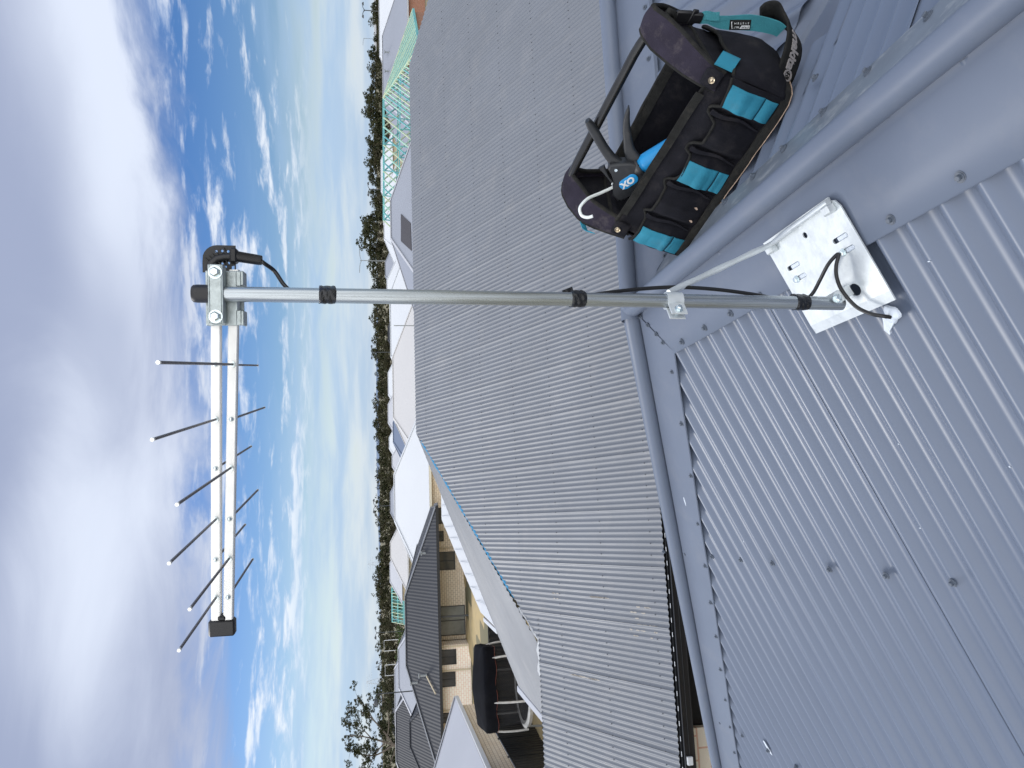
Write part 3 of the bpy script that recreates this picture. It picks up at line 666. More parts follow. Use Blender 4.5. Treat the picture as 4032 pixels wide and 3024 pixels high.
# perimeter of the tub, walked from front right round: returns (s, w, outward normal)
def perim(t, ins=0.0, bul=0.0):
    r = .028; segs = []
    L1, L2 = SL-2*r, WD-2*r; arc = math.pi/2*r; tot = 2*L1+2*L2+4*arc; d = (t % 1)*tot
    def out(s, w, ns, nw): return s+ns*(bul-ins), w+nw*(bul-ins), ns, nw
    for (kind, a) in (('f', L1), ('c1', arc), ('l', L2), ('c2', arc), ('b', L1), ('c3', arc), ('r', L2), ('c4', arc)):
        if d <= a:
            u = d/a
            if kind == 'f': return out(r+L1*u, 0, 0, -1)
            if kind == 'c1': g = R(-90+90*u); return out(SL-r+r*math.cos(g), r+r*math.sin(g), math.cos(g), math.sin(g))
            if kind == 'l': return out(SL, r+L2*u, 1, 0)
            if kind == 'c2': g = R(90*u); return out(SL-r+r*math.cos(g), WD-r+r*math.sin(g), math.cos(g), math.sin(g))
            if kind == 'b': return out(SL-r-L1*u, WD, 0, 1)
            if kind == 'c3': g = R(90+90*u); return out(r+r*math.cos(g), WD-r+r*math.sin(g), math.cos(g), math.sin(g))
            if kind == 'r': return out(0, WD-r-L2*u, -1, 0)
            g = R(180+90*u); return out(r+r*math.cos(g), r+r*math.sin(g), math.cos(g), math.sin(g))
        d -= a
    return out(r, 0, 0, -1)
def rimh(s, w):
    f = lerp(.188, .206, max(0, min(1, s/SL))); b = .248
    return lerp(f, b, max(0, min(1, w/WD))**1.0)
def wob(a, b, c): return .5*math.sin(a*37+b*11+c)+.3*math.sin(a*71-b*53+2*c)+.2*math.sin(a*13+b*97+3*c)
NP = 150
def tub(): 
    mb = MB(); rows = []
    for i in range(15):
        k = i/14; row = []
        for j in range(NP):
            s, w, ns, nw = perim(j/NP); H = rimh(s, w); h = .014+(H-.014)*k
            bl = .010*math.sin(math.pi*min(1, k*1.02))+.0035*wob(s, w+k*.3, 1)*math.sin(math.pi*k)
            row.append(q3(s+ns*bl, w+nw*bl, h+.0015*wob(s, w, 4)*k))
        rows.append(row)
    for i in range(12):
        k = 1-i/11; row = []
        for j in range(NP):
            s, w, ns, nw = perim(j/NP, .0085); H = rimh(s, w); h = .022+(H-.024)*k
            bl = .006*math.sin(math.pi*min(1, k*1.02))+.003*wob(s, w+k*.3, 1)*math.sin(math.pi*k)
            row.append(q3(s+ns*bl, w+nw*bl, h))
        rows.append(row)
    rows.append([q3(SL/2+(perim(j/NP, .0085)[0]-SL/2)*.02, WD/2+(perim(j/NP, .0085)[1]-WD/2)*.02, .020) for j in range(NP)])
    mb.grid(rows, True); return mb
body = tub().build('body', M['cloth'], bag, True, 180)
# board base with binding and a worn board edge
def basepart(z0, z1, ins, name, m_):
    mb = MB(); n = 80
    def rg(g, z): return [q3(perim(j/n, -g)[0], perim(j/n, -g)[1], z+.0012*wob(j/n*2, z*9, 2)) for j in range(n)]
    mb.grid([rg(ins-.03, z0), rg(ins, z0), rg(ins+.002, (z0+z1)/2), rg(ins, z1), rg(ins-.02, z1+.001)], True)
    mb.add(rg(ins-.03, z0), [tuple(range(n))]); return mb.build(name, m_, bag, True, 60)
basepart(.0026, .021, .0190, 'base_binding', M['bind'])
basepart(.0008, .0026, .0196, 'base_board', M['tan'])
# front pockets: one gathered panel
topx = [-.02, .0, .060, .070, .086, .100, .154, .166, .188, .196, .250, .270, .288, .302, .370, .384, .402, .466, .50]
toph = [.157, .150, .141, .157, .158, .132, .132, .149, .156, .138, .133, .145, .159, .147, .150, .163, .149, .150, .165]
offx = [-.02, .0, .010, .030, .058, .070, .079, .088, .104, .128, .152, .168, .177, .188, .204, .240, .266, .275, .283, .298, .335, .366, .382, .390, .404, .440, .475, .50]
offv = [.004, .014, .026, .032, .028, .012, .002, .010, .030, .038, .032, .012, .002, .010, .026, .031, .027, .010, .002, .014, .036, .032, .010, .002, .014, .030, .020, .004]
def foff(s, h):
    t = pl(topx, toph, s); k = max(0, min(1, (h-.016)/(t-.016)))
    shape = .06+.94*k**.6 if k > 0 else .06
    return .006+pl(offx, offv, s)*shape*(.75+.25*math.sin(math.pi*k))+.0028*wob(s*1.3, h*1.6, 5)*(k*(1.2-k)*2)
def panel(s0, s1, h0f, h1f, extra, ns, nh, th, name, m_, inner=True):
    mb = MB(); rows = []
    for i in range(nh+1):
        row = []
        for j in range(ns+1):
            s = s0+(s1-s0)*j/ns; a, b = h0f(s), h1f(s); h = a+(b-a)*i/nh
            row.append(q3(s, -(foff(s, h)+extra(s, h)), h))
        rows.append(row)
    if inner: mb.slab(rows, (0, -1, 0), th)
    else: mb.grid(rows)
    return mb.build(name, m_, bag, True, 70)
panel(-.004, .482, lambda s: .016, lambda s: pl(topx, toph, s), lambda s, h: 0, 170, 16, .0035, 'pocket_panel', M['cloth'])
mb = MB(); pts = [q3(s, -(foff(s, pl(topx, toph, s))+.0008), pl(topx, toph, s)+.001) for s in np.linspace(-.004, .482, 130)]
mb.tube(pts, .0036, 8); mb.build('pocket_binding', M['bind'], bag, True, 60)
def patch(s0, s1, hb, ht, seam, k):
    wv = lambda s, h: .0036+.0045*max(0, math.sin((h-hb)*95+k))*(.4+.6*(s-s0)/(s1-s0))+.0012*wob(s, h, k)
    hw = lambda f, am: (lambda s: f+am*math.sin((s-s0)*60+k))
    a = panel(s0, s1, hw(seam+.0012, .001), hw(ht, .0012), lambda s, h: wv(s, h)*(1-math.exp(-(h-seam)/.004)), 16, 26, .0022, 'elastic_loop', M['teal'])
    b = panel(s0+.001, s1-.002, hw(hb, .001), hw(seam-.0012, .001), lambda s, h: wv(s, h)*(1-math.exp(-(seam-h)/.004)), 16, 14, .0022, 'elastic_loop', M['teal'])
    for o in (a, b): o['label'] = 'teal elastic tool loop'
patch(.006, .060, .024, .145, .058, 0.3); patch(.207, .266, .024, .138, .052, 2.1); patch(.424, .478, .022, .147, .055, 4.0)
for s in (.079, .177, .283, .390):                                            # stitched gusset folds
    mb = MB(); mb.ribbon([q3(s+.004*math.sin(h*60), -(foff(s, h)+.004+.010*(h/.15)), h) for h in np.linspace(.03, pl(topx, toph, s)-.004, 9)], (1, 0, 0), [.004+.008*i/8 for i in range(9)], .006); mb.build('pocket_gusset', M['cloth'], bag, True, 60)
# webbing band and rim binding
mb = MB(); mb.slab([[q3(s, -(.0105+.0018*math.sin(s*40)), h+(s/SL)*.012) for s in np.linspace(.058, .424, 40)] for h in (.184, .191, .198, .2045)], (0, -1, 0), .003); mb.build('webbing_band', M['bind'], bag, True, 70)
mb = MB(); mb.tube([q3(*(lambda p: (p[0], p[1], rimh(p[0], p[1])+.001+.0015*wob(p[0], p[1], 4)))(perim(j/120, .004))) for j in range(121)], .0055, 8); mb.build('rim_binding', M['bind'], bag, True, 70)
# inner back panel strip
mb = MB(); mb.slab([[q3(s, WD-.013-.002*math.sin(s*30), h) for s in np.linspace(.03, .445, 24)] for h in (.225, .236, .246)], (0, -1, 0), .003); mb.build('webbing_band', M['bind'], bag, True, 70)
# arched end yokes carrying the handle
def arch(cs, name, flip):
    # centre line in (w,h): front corner -> peak -> back corner ; band spans +-wd in s, leaning outwards
    cw = [-.006, .004, .022, .045, .072, .095, .110, .125, .146, .168, .190, .206, .214]
    ch = [.168, .205, .247, .287, .330, .360, .3675, .362, .342, .318, .286, .258, .240]
    sp = [.022, .025, .031, .036, .037, .031, .028, .030, .034, .034, .030, .026, .024]
    mb = MB(); rows = []; inner = []
    n = 30
    for i in range(n+1):
        t = 12*i/n; f = lambda a: pl(range(13), a, t)
        w, h, hw_ = f(cw), f(ch), f(sp)
        dw, dh = f(cw) - pl(range(13), cw, max(0, t-.4)), f(ch)-pl(range(13), ch, max(0, t-.4))
        if i == 0: dw, dh = .01, .037
        l = math.hypot(dw, dh) or 1; nw, nh = -dh/l, dw/l                       # outward normal of the arch
        k = 1-abs(t-6)/6; lean = -.020*(1-k)*0
        row = []; c0 = pl([0, 1, 3, 5, 6, 7, 9, 12], cs, t)
        for j in range(9):
            u = -1+2*j/8; cr = .005*(1-u*u)+.0016*wob(t*.03, u*.05, 6)
            s = c0+u*hw_
            row.append(q3(s, w+nw*cr, h+nh*cr))
        rows.append(row)
    nr = (0, -.6, .8)
    top = rows; bot = []
    for i, r_ in enumerate(rows):
        t = 12*i/n; w0, h0 = pl(range(13), cw, min(12, t+.2))-pl(range(13), cw, max(0, t-.2)), pl(range(13), ch, min(12, t+.2))-pl(range(13), ch, max(0, t-.2))
        l = math.hypot(w0, h0) or 1; bot.append([p-V(0, -h0/l, w0/l)*.010 for p in r_])
    loop = [list(a)+list(reversed(b)) for a, b in zip(top, bot)]
    mb.grid(loop, True); mb.add(loop[0], [tuple(reversed(range(len(loop[0]))))]); mb.add(loop[-1], [tuple(range(len(loop[-1])))])
    o = mb.build(name, M['clothp'], bag, True, 60); o['label'] = 'faded purplish black padded yoke'
    for side in (0, -1):
        mb = MB(); mb.tube([(a[side]+b[side])/2 for a, b in zip(top, bot)], .0062, 8); x = mb.build('yoke_binding', M['bind'], o, True, 70)
    return o
aR = arch([.022, .021, .011, .003, -.001, .003, .012, .020], 'end_yoke', -1); aL = arch([.470, .477, .492, .468, .446, .466, .484, .465], 'end_yoke', 1)
# end walls under the yokes
for c, fl in ((.006, -1), (.470, 1)):
    mb = MB(); cw = [0, .022, .045, .072, .095, .110, .125, .146, .168, .190, .210]; ch = [.185, .240, .280, .322, .352, .360, .355, .335, .310, .278, .245]
    low = [[q3(c+fl*.002, w, .17) for w in cw], [q3(c+fl*(.006-.003), w, (.17+h)/2) for w, h in zip(cw, ch)], [q3(c+fl*(-.004), w, h-.006) for w, h in zip(cw, ch)]]
    mb.slab(low, (1, 0, 0), .004); mb.build('end_panel', M['cloth'], bag, True, 60)
# handle tube
mb = MB(); mb.tube([q3(*p) for p in ((.010, .108, .338), (.030, .106, .346), (.055, .105, .350), (.085, .105, .3525), (.25, .105, .355), (.40, .105, .357), (.435, .105, .356), (.452, .105, .353), (.470, .105, .347))], [.0105, .0110, .0116, .0119, .0121, .0119, .0116, .0110, .0105], 20)
mb.build('handle_tube', M['bar'], bag, True, 60)
def rivet(s, w, h, nrm, r=.008):
    mb = MB(); qn = V(*nrm).to_track_quat('Z', 'Y').to_matrix().to_4x4(); T_ = Matrix.Translation(q3(s, w, h)) @ qn; n = 20
    rg = lambda rr, z: [T_ @ V(rr*math.cos(2*math.pi*j/n), rr*math.sin(2*math.pi*j/n), z) for j in range(n)]
    mb.grid([rg(r, 0), rg(r, .0015), rg(r*.85, .0028), rg(r*.62, .0022), rg(r*.55, .0008), rg(r*.30, .0012), rg(.0002, .0026)], True); return mb.build('rivet', M['brass'], bag, True, 60)
for s in (.017, .466):
    mb = MB(); mb.bbox((-s-.020, -.021, .170), (-s+.020, -.006, .213), .005); mb.build('corner_tab', M['cloth'], bag, True, 60)
    rivet(s, -.0215, .192 if s < .1 else .200, (0, -1, .1))
rivet(.452, .190, .262, (-1, -.2, 0), .006) if False else None
# right end pouch, its pleated front and teal loop
def pouch(c, fl, name, bulge, hb, w0, w1, ph, tops):
    mb = MB(); rows = []
    for i in range(17):
        k = i/16; row = []
        for j in range(29):
            u = j/28; w = lerp(w0, w1, u); tp = pl([0, .15, .5, .75, 1], tops, u)+.004*math.sin(u*15+ph); h = hb+(tp-hb)*k
            env = math.sin(math.pi*min(1, max(0, u)))**.62
            o = bulge*env*pl([0, .2, .45, .7, .88, 1], [.35, .82, 1.0, .82, .50, .34], k)+.006*wob(w, h, ph)*k*env
            row.append(q3(c+fl*(.006+o), w, h))
        rows.append(row)
    mb.slab(rows, (-fl, 0, 0), .004); o = mb.build(name, M['cloth'], bag, True, 180)
    mb = MB(); mb.tube([p for p in rows[-1]], .0042, 8); mb.build('pouch_binding', M['bind'], bag, True, 70); return o
pouch(.0, -1, 'end_pouch', .056, .016, -.006, .195, .5, [.148, .148, .178, .200, .215])
pouch(.475, 1, 'end_pouch', .056, .016, .0, .200, 2.5, [.160, .165, .190, .205, .21])
mb = MB(); mb.slab([[q3(-.010-.022*math.sin(math.pi*u*.6), .000+.034*u, .155+.045*k-.012*u) for u in (0, .2, .4, .6, .8, 1)] for k in (0, .33, .66, 1)], (1, 0, 0), .002); mb.build('elastic_loop', M['teal'], bag, True, 60)
mb = MB(); mb.slab([[q3(.522+.016*math.sin(math.pi*u), .005+.05*u, .242+.034*u+.016*k) for u in (0, .25, .5, .75, 1)] for k in (0, .5, 1)], (-1, 0, 0), .002); mb.build('elastic_loop', M['teal'], bag, True, 60)
# buckle, teal strap with its woven label, shoulder pad
mb = MB()
def obox(mb, a, b, side, w, th, bev=.002):
    a, b = q3(*a), q3(*b); x = (b-a); l = x.length; x.normalize(); y = q3(*side); y = (y-x*y.dot(x)).normalized(); z = x.cross(y); T_ = Matrix.Identity(4)
    for j, v in enumerate((x, y, z)):
        for i in range(3): T_[i][j] = v[i]
    T_.translation = a; mb.bbox((0, -w/2, -th/2), (l, w/2, th/2), bev, T_); return T_
sideS = (-.9, -.25, .35)
mb = MB(); T1 = obox(mb, (-.030, .104, .308), (-.040, .113, .272), sideS, .031, .010, .003); obox(mb, (-.040, .113, .272), (-.046, .119, .246), sideS, .025, .011, .003); obox(mb, (-.042, .1085, .276), (-.043, .115, .262), sideS, .036, .007, .002)
mb.build('buckle', M['plastic'], bag, True, 40)
mb = MB(); mb.tube([q3(-.012, .098, .318), q3(-.026, .094, .330), q3(-.036, .098, .326), q3(-.034, .106, .312), q3(-.020, .108, .306)], [.006, .008, .009, .009, .007], 10); mb.build('buckle_loop', M['bind'], bag, True, 60)
cl = smooth([tuple(q3(*p)) for p in ((-.045, .119, .250), (-.050, .120, .232), (-.052, .121, .214), (-.0575, .120, .195), (-.066, .119, .176), (-.076, .117, .156), (-.086, .112, .134), (-.094, .106, .108), (-.098, .101, .088), (-.097, .098, .075))], 5)
sdv = []; n = len(cl); wd = []
for i in range(n):
    t = i/(n-1); a = lerp(V(.6, .1, .75), V(.97, -.1, .25), min(1, t*3)) if t < .33 else lerp(V(.97, -.1, .25), V(.85, -.35, .45), (t-.33)/.67)
    sdv.append((a.x, a.y, a.z)); wd.append(pl([0, .12, .3, .6, 1], [.025, .020, .030, .038, .036], t))
mb = MB(); mb.ribbon(cl, sdv, wd, .0022); strap = mb.build('strap_webbing', M['web'], bag, True, 60)
mb = MB(); tail = smooth([tuple(q3(*p)) for p in ((-.049, .117, .248), (-.056, .117, .243), (-.060, .117, .226), (-.066, .117, .214))], 4); mb.ribbon(tail, (.5, .1, .8), .018, .002); mb.build('strap_webbing', M['web'], bag, True, 60)
# woven label on the strap
i0 = int(n*.42); i1 = int(n*.60); pm = (cl[i0]+cl[i1])/2; ax = (cl[i1]-cl[i0]).normalized(); ay = V(*sdv[(i0+i1)//2]); ay = (ay-ax*ay.dot(ax)).normalized(); az = ax.cross(ay)
camloc = None
if az.y > 0: az = -az; ay = az.cross(ax)
def tmat(o, x, y):
    z = x.cross(y); T_ = Matrix.Identity(4)
    for j, v in enumerate((x, y, z)):
        for i in range(3): T_[i][j] = v[i]
    T_.translation = o; return T_
TL = tmat(pm+az*.0024-ay*.004, ax, ay)
mb = MB(); mb.bbox((-.0235, -.012, -.001), (.0235, .012, .0012), .0008, TL); lab = mb.build('woven_label', M['bind'], bag, True, 40)
def text(s, T_, size, m_, name, parent, align='CENTER', shear=0.0, ext=.0003, space=1.0, sx=1.0, off=0.0):
    cu = bpy.data.curves.new('t', 'FONT'); cu.body = s; cu.size = size; cu.align_x = align; cu.align_y = 'CENTER'; cu.extrude = ext; cu.shear = shear; cu.space_character = space; cu.resolution_u = 3; cu.offset = off
    o = bpy.data.objects.new('t', cu); me = bpy.data.meshes.new_from_object(o); bpy.data.objects.remove(o); bpy.data.curves.remove(cu)
    me.name = name; me.transform(Matrix.Scale(sx, 4, (1, 0, 0))); me.transform(T_); me.materials.clear(); me.materials.append(m_); return link(bpy.data.objects.new(name, me), parent)
# the label is read from the other side: its writing runs back up the strap
TR = tmat(pm+az*.0036-ay*.004, -ax, -ay)
text('S Y S T E M', TR @ Matrix.Translation((-.0030, -.0052, .0008)), .0062, M['ink'], 'label_text', lab, sx=1.1)
mb = MB(); mb.add([TR @ V(*p) for p in ((-.0215, .0005, .0004), (-.0215, .0085, .0004), (.0010, .0085, .0004), (-.0040, .0005, .0004))], [(0, 1, 2, 3)]); mb.build('label_block', M['ink'], lab)
text('STRAP', TR @ Matrix.Translation((-.0122, .0045, .0008)), .0058, M['bind'], 'label_text', lab)
text('BELT', TR @ Matrix.Translation((.0075, .0045, .0008)), .0056, M['ink'], 'label_text', lab)
mb = MB(); mb.add([TR @ V(*p) for p in ((.0160, .0085, .0004), (.0175, .0085, .0004), (.0205, -.0085, .0004), (.0165, -.0085, .0004), (.0165, -.0075, .0004), (.0188, -.0075, .0004))], [(0, 1, 2, 3, 4, 5)]); mb.build('label_block', M['ink'], lab)
# shoulder pad lying in a curve
pc = smooth([tuple(q3(*p)) for p in ((-.100, .135, .128), (-.112, .139, .112), (-.116, .136, .094), (-.108, .119, .064), (-.100, .105, .048), (-.088, .092, .037), (-.071, .080, .030), (-.050, .070, .025), (-.027, .062, .020), (-.004, .054, .016))], 6)
n = len(pc); sd2 = []; w2 = []
for i in range(n):
    t = i/(n-1); a = lerp(V(.75, -.2, .5), V(.10, -.62, .78), min(1, t*1.4)); sd2.append((a.x, a.y, a.z)); w2.append(pl([0, .06, .3, .6, .9, 1], [.034, .050, .072, .078, .074, .055], t))
def padmesh(pts, sd, ws, th):
    mb = MB(); rows = []
    for i, p in enumerate(pts):
        t = (pts[min(i+1, n-1)]-pts[max(i-1, 0)]).normalized(); a = V(*sd[i]); a = (a-t*a.dot(t)).normalized(); nn = t.cross(a); ring = []
        for j in range(16):
            g = 2*math.pi*j/16; cx_, cz_ = math.cos(g), math.sin(g)
            ring.append(p+a*ws[i]/2*(abs(cx_)**.55*(1 if cx_ > 0 else -1))+nn*th/2*(abs(cz_)**.7*(1 if cz_ > 0 else -1)))
        rows.append(ring)
    mb.grid(rows, True); mb.add(rows[0], [tuple(reversed(range(16)))]); mb.add(rows[-1], [tuple(range(16))]); return mb
pad = padmesh(pc, sd2, w2, .011).build('shoulder_pad', M['bind'], bag, True, 70)
# embroidered script on the pad, following its curve
def pad_text():
    cu = bpy.data.curves.new('t', 'FONT'); cu.body = 'makita\u00ae'; cu.size = .034; cu.align_x = 'CENTER'; cu.align_y = 'CENTER'; cu.extrude = .0006; cu.shear = .35; cu.space_character = .92; cu.offset = .0009; cu.resolution_u = 3
    o = bpy.data.objects.new('t', cu); me = bpy.data.meshes.new_from_object(o); bpy.data.objects.remove(o); bpy.data.curves.remove(cu)
    xs = [v.co.x for v in me.vertices]; x0, x1 = min(xs), max(xs)
    L = [0]
    for i in range(1, n): L.append(L[-1]+(pc[i]-pc[i-1]).length)
    a0, a1 = L[-1]*.44, L[-1]*.93
    for v in me.vertices:
        d = a0+(a1-a0)*(v.co.x-x0)/(x1-x0); i = min(n-2, max(0, int(np.searchsorted(L, d))-1)); f = (d-L[i])/max(1e-6, L[i+1]-L[i])
        p = pc[i].lerp(pc[i+1], f); t = (pc[min(i+2, n-1)]-pc[max(i-1, 0)]).normalized(); s0 = V(*sd2[i]).lerp(V(*sd2[i+1]), f); a = (s0-t*s0.dot(t)).normalized(); nn = t.cross(a)
        if nn.dot(V(1.01, -1.68, .68)) < 0: nn = -nn
        a = nn.cross(t)
        v.co = p+a*(v.co.y*1.35-.004)+nn*(.0058+v.co.z)
    me.name = 'embroidery'; me.materials.clear(); me.materials.append(M['greythread']); return link(bpy.data.objects.new('embroidery', me), pad)
pad_text()
for (s, h) in ((.322, .048), (.362, .040)):                                  # frayed tears in the black pocket
    w = -(foff(s, h)+.0012); mb = MB(); mb.add([q3(s, w, h+.006), q3(s-.004, w-.001, h+.001), q3(s-.001, w-.003, h-.004), q3(s+.003, w-.002, h-.003), q3(s+.002, w-.0005, h+.002)], [(0, 1, 2, 3, 4)]); mb.build('frayed_tear', M['tan'], bag)
yk = [p for p in aL.data.vertices]; pk = 0
for i in rnd.sample(range(len(yk)), 60):
    v = yk[i]
    if pk < 16 and v.co.y < .10 and v.normal.z > .1:
        mb = MB(); mb.ball(tuple(v.co+v.normal*.0004), rnd.uniform(.0008, .0022), 7, 4); x = mb.build('plaster_speck', M['ink'], bag); pk += 1
# ------------------------------------------------------------------ caulking gun standing in the bag
gun = frame_empty('caulking_gun', BO+BL*.372+BW*.085+BN*.215, -BL, BW, BN, label='black and bright blue caulking gun with hooked white rod sticking out of the bag', cat='caulking gun')
GO = V(.372, .085, .215)
def g3(s, h, w=.085): return V(-(s-GO.x), w-GO.y, h-GO.z)
def gpoly(pts, w0, w1, name, m_, par_, bev=.0):
    mb = MB(); n_ = len(pts); c = (sum(p[0] for p in pts)/n_, sum(p[1] for p in pts)/n_)
    ins = lambda k: [(c[0]+(p[0]-c[0])*k, c[1]+(p[1]-c[1])*k) for p in pts]
    e = .0045; rows = [[g3(*p, w0) for p in ins(.90)], [g3(*p, w0+e*.4) for p in ins(.97)], [g3(*p, w0+e*1.2) for p in pts], [g3(*p, w1-e*1.2) for p in pts], [g3(*p, w1) for p in ins(.93)]]
    mb.grid(rows, True); mb.add(rows[0], [tuple(reversed(range(n_)))]); mb.add(rows[-1], [tuple(range(n_))]); return mb.build(name, m_, par_, True, 50)
gb = gpoly([(.350, .284), (.336, .262), (.324, .240), (.318, .214), (.336, .190), (.356, .176), (.402, .182), (.436, .206), (.440, .216), (.430, .236), (.408, .248), (.394, .250), (.372, .270), (.362, .284)], .064, .104, 'gun_body', M['gunblack'], gun)
def gtube(pts, rs, name, m_, par_=gun, flat=None, n_=14):
    mb = MB(); mb.tube(smooth([tuple(g3(*p)) for p in pts], 5), [pl(range(len(rs)), rs, (len(rs)-1)*i/((len(pts)-1)*5)) for i in range((len(pts)-1)*5+1)], n_); return mb.build(name, m_, par_, True, 60)
def glever(pts, ws, th, name):
    P_ = smooth([tuple(g3(p[0], p[1], p[2])) for p in pts], 5); k = len(P_); mb = MB(); rows = []
    for i, p in enumerate(P_):
        t = (P_[min(i+1, k-1)]-P_[max(i-1, 0)]).normalized(); a = V(0, 1, 0); b = t.cross(a).normalized(); w = pl(range(len(ws)), ws, (len(ws)-1)*i/(k-1))/2; r_ = []
        for j in range(14):
            g = 2*math.pi*j/14; cx_, cz_ = math.cos(g), math.sin(g); r_.append(p+b*w*(abs(cx_)**.6*(1 if cx_ > 0 else -1))+a*th/2*(abs(cz_)**.6*(1 if cz_ > 0 else -1)))
        rows.append(r_)
    mb.grid(rows, True); mb.add(rows[0], [tuple(reversed(range(14)))]); mb.add(rows[-1], [tuple(range(14))]); return mb.build(name, M['gunblack'], gun, True, 60)
glever([(.272, .386, .088), (.282, .371, .088), (.297, .350, .088), (.322, .316, .088), (.340, .286, .088), (.350, .262, .086)], [.013, .022, .024, .024, .026, .036], .020, 'grip')
glever([(.201, .306, .098), (.214, .302, .098), (.236, .294, .098), (.262, .280, .097), (.288, .262, .095), (.306, .248, .092), (.322, .226, .088)], [.003, .011, .017, .021, .025, .030, .040], .016, 'trigger')
glever([(.376, .296, .090), (.384, .284, .090), (.398, .264, .090), (.408, .244, .089)], [.020, .012, .007, .010], .010, 'release_lever')
ROD = [(0.408, 0.249, 0.085), (0.406, 0.242, 0.075), (0.422, 0.273, 0.045), (0.43, 0.301, 0.015), (0.439, 0.314, -0.005), (0.451, 0.318, -0.02), (0.461, 0.307, -0.03), (0.457, 0.292, -0.035), (0.447, 0.281, -0.035)]
gtube(ROD, [.0042]*len(ROD), 'rod', M['rodwhite'])
gtube([(.330, .205), (.318, .199), (.306, .193), (.240, .155), (.15, .105), (.06, .06)], [.020, .024, .025, .025, .025, .025], 'barrel', M['gunblue'], n_=24)
gtube([(.345, .213), (.332, .206), (.326, .203)], [.020, .027, .027], 'barrel_collar', M['gunblack'], n_=24)
mb = MB(); mb.tube([g3(.355, .263, .0635), g3(.355, .263, .062)], .0042, 14); mb.build('rivet', M['bolt'], gun, True, 50)
# oval badge
dx = V(-(.351-.393), 0, (.205-.226)).normalized(); dyv = V(0, -1, 0).cross(dx); dyv = dyv if dyv.z > 0 else -dyv
TBd = tmat(g3(.372, .2175, .0632), dx, dyv)
def oval(w, h, z, n_=28): return [TBd @ V((w-h)*(1 if -90 < a < 90 else -1)+h*math.cos(R(a)), h*math.sin(R(a)), z) for a in (-89+180*i/13 for i in range(14))] + [TBd @ V(-(w-h)+h*math.cos(R(a)), h*math.sin(R(a)), z) for a in (91+180*i/13 for i in range(14))]
zs = 1 if dx.cross(dyv).y < 0 else -1
mb = MB(); mb.grid([oval(.0275, .0150, -.002*zs), oval(.0275, .0150, .0006*zs), oval(.0262, .0137, .0014*zs)], True); mb.add(oval(.0262, .0137, .0014*zs), [tuple(range(28))]); badge = mb.build('badge', M['gunblue'], gun, True, 40)
text('OX', tmat(g3(.372, .2175, .0632), -dx, (dyv if zs < 0 else -dyv)) @ Matrix.Translation((.001, -.0012, .0020)), .0235, M['ink'], 'badge_text', badge, space=.98, sx=1.12, shear=.15, ext=.0005, off=.0011)
text('GROUP', tmat(g3(.372, .2175, .0632), -dx, (dyv if zs < 0 else -dyv)) @ Matrix.Translation((.002, .0098, .0020)), .004, M['ink'], 'badge_text', badge) if False else None
# ------------------------------------------------------------------ ground
def struct(o): o['kind'] = 'structure'; return o
mb = MB(); mb.add([V(-2500, -200, GZ), V(2500, -200, GZ), V(2500, 4000, GZ), V(-2500, 4000, GZ)], [(0, 1, 2, 3)]); struct(mb.build('ground', M['ground']))
mb = MB(); rows = [[V(x, y, GZ+.02+.10*math.sin(x*.9+y*.5)+.06*math.sin(x*2.3-y*1.7)) for x in np.linspace(-30, 14, 60)] for y in np.linspace(20, 64, 60)]
mb.grid(rows); struct(mb.build('sand_yard', M['sand'], None, True))
mb = MB()
for k, (yy, h, ph) in enumerate(((2600, 26, 0), (3200, 44, 1.3))): 
    for i in range(60):
        pass
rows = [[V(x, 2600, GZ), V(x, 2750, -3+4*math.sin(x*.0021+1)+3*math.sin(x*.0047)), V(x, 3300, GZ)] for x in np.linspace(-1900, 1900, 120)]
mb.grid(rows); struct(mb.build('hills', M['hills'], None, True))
# ------------------------------------------------------------------ neighbour's roof
nb = empty('house', (2, 12, GZ), 0, 'pale grey corrugated roof filling the view beyond the hip, its hip still uncapped', 'house')
def npart(o): return par(o, nb)
BE = R(26); CB, SB, TBt = math.cos(BE), math.sin(BE), math.tan(BE)
RY, RZ = 15.25, -.78; GYe, GZe = 9.36, -3.66
TBn = (RZ-GZe)/(RY-GYe); BE = math.atan(TBn); CB, SB = math.cos(BE), math.sin(BE)
def ntopY(x):
    if x < -1.95: return 11.83
    if x < 1.75: return 11.83+(RY-11.83)*(x+1.95)/3.70
    if x < 10.1: return RY
    return RY-(x-10.1)*.76
NN = V(0, -SB, CB)
npart(corr((0, RY, RZ), (1, 0, 0), (0, -CB, -SB), NN, -9.5, 16.5, lambda x: (RY-ntopY(x))/CB, lambda x: (RY-GYe)/CB, .0, amp=.0075, seg=10, lapph=-.02, lift=.012, hi=True).build('roof_slope', M['nroof'], None, True, 50))
HT = .44; hz = lambda x: RZ-HT*(1.75-x); hl = math.hypot(1, HT)
def hb(y):   # extent along -X of the hip-end plane at given Y
    return (1.75-(-4.27))*hl
def ht(y):
    if y > RY: return max(.02, (y-RY)/.65*hl)
    return max(.02, (RY-y)*(3.70/3.42)*hl+.05) if y > 11.9 else 99
npart(corr((1.75, 0, RZ), (0, 1, 0), (-1/hl, 0, -HT/hl), V(-HT/hl, 0, 1/hl), 11.95, 19.1, ht, lambda y: hb(y), .03, seg=10, lapph=.3).build('roof_slope', M['nroof'], None, True, 50))
npart(corr((0, 11.83, RZ-(RY-11.83)*TBn), (1, 0, 0), (0, CB, -SB), V(0, SB, CB), -9.5, -1.6, lambda x: .0, lambda x: 2.6, .02, seg=8).build('roof_slope', M['nroof'], None, True, 50))
T2 = HT/.65; n2 = math.hypot(1, T2)
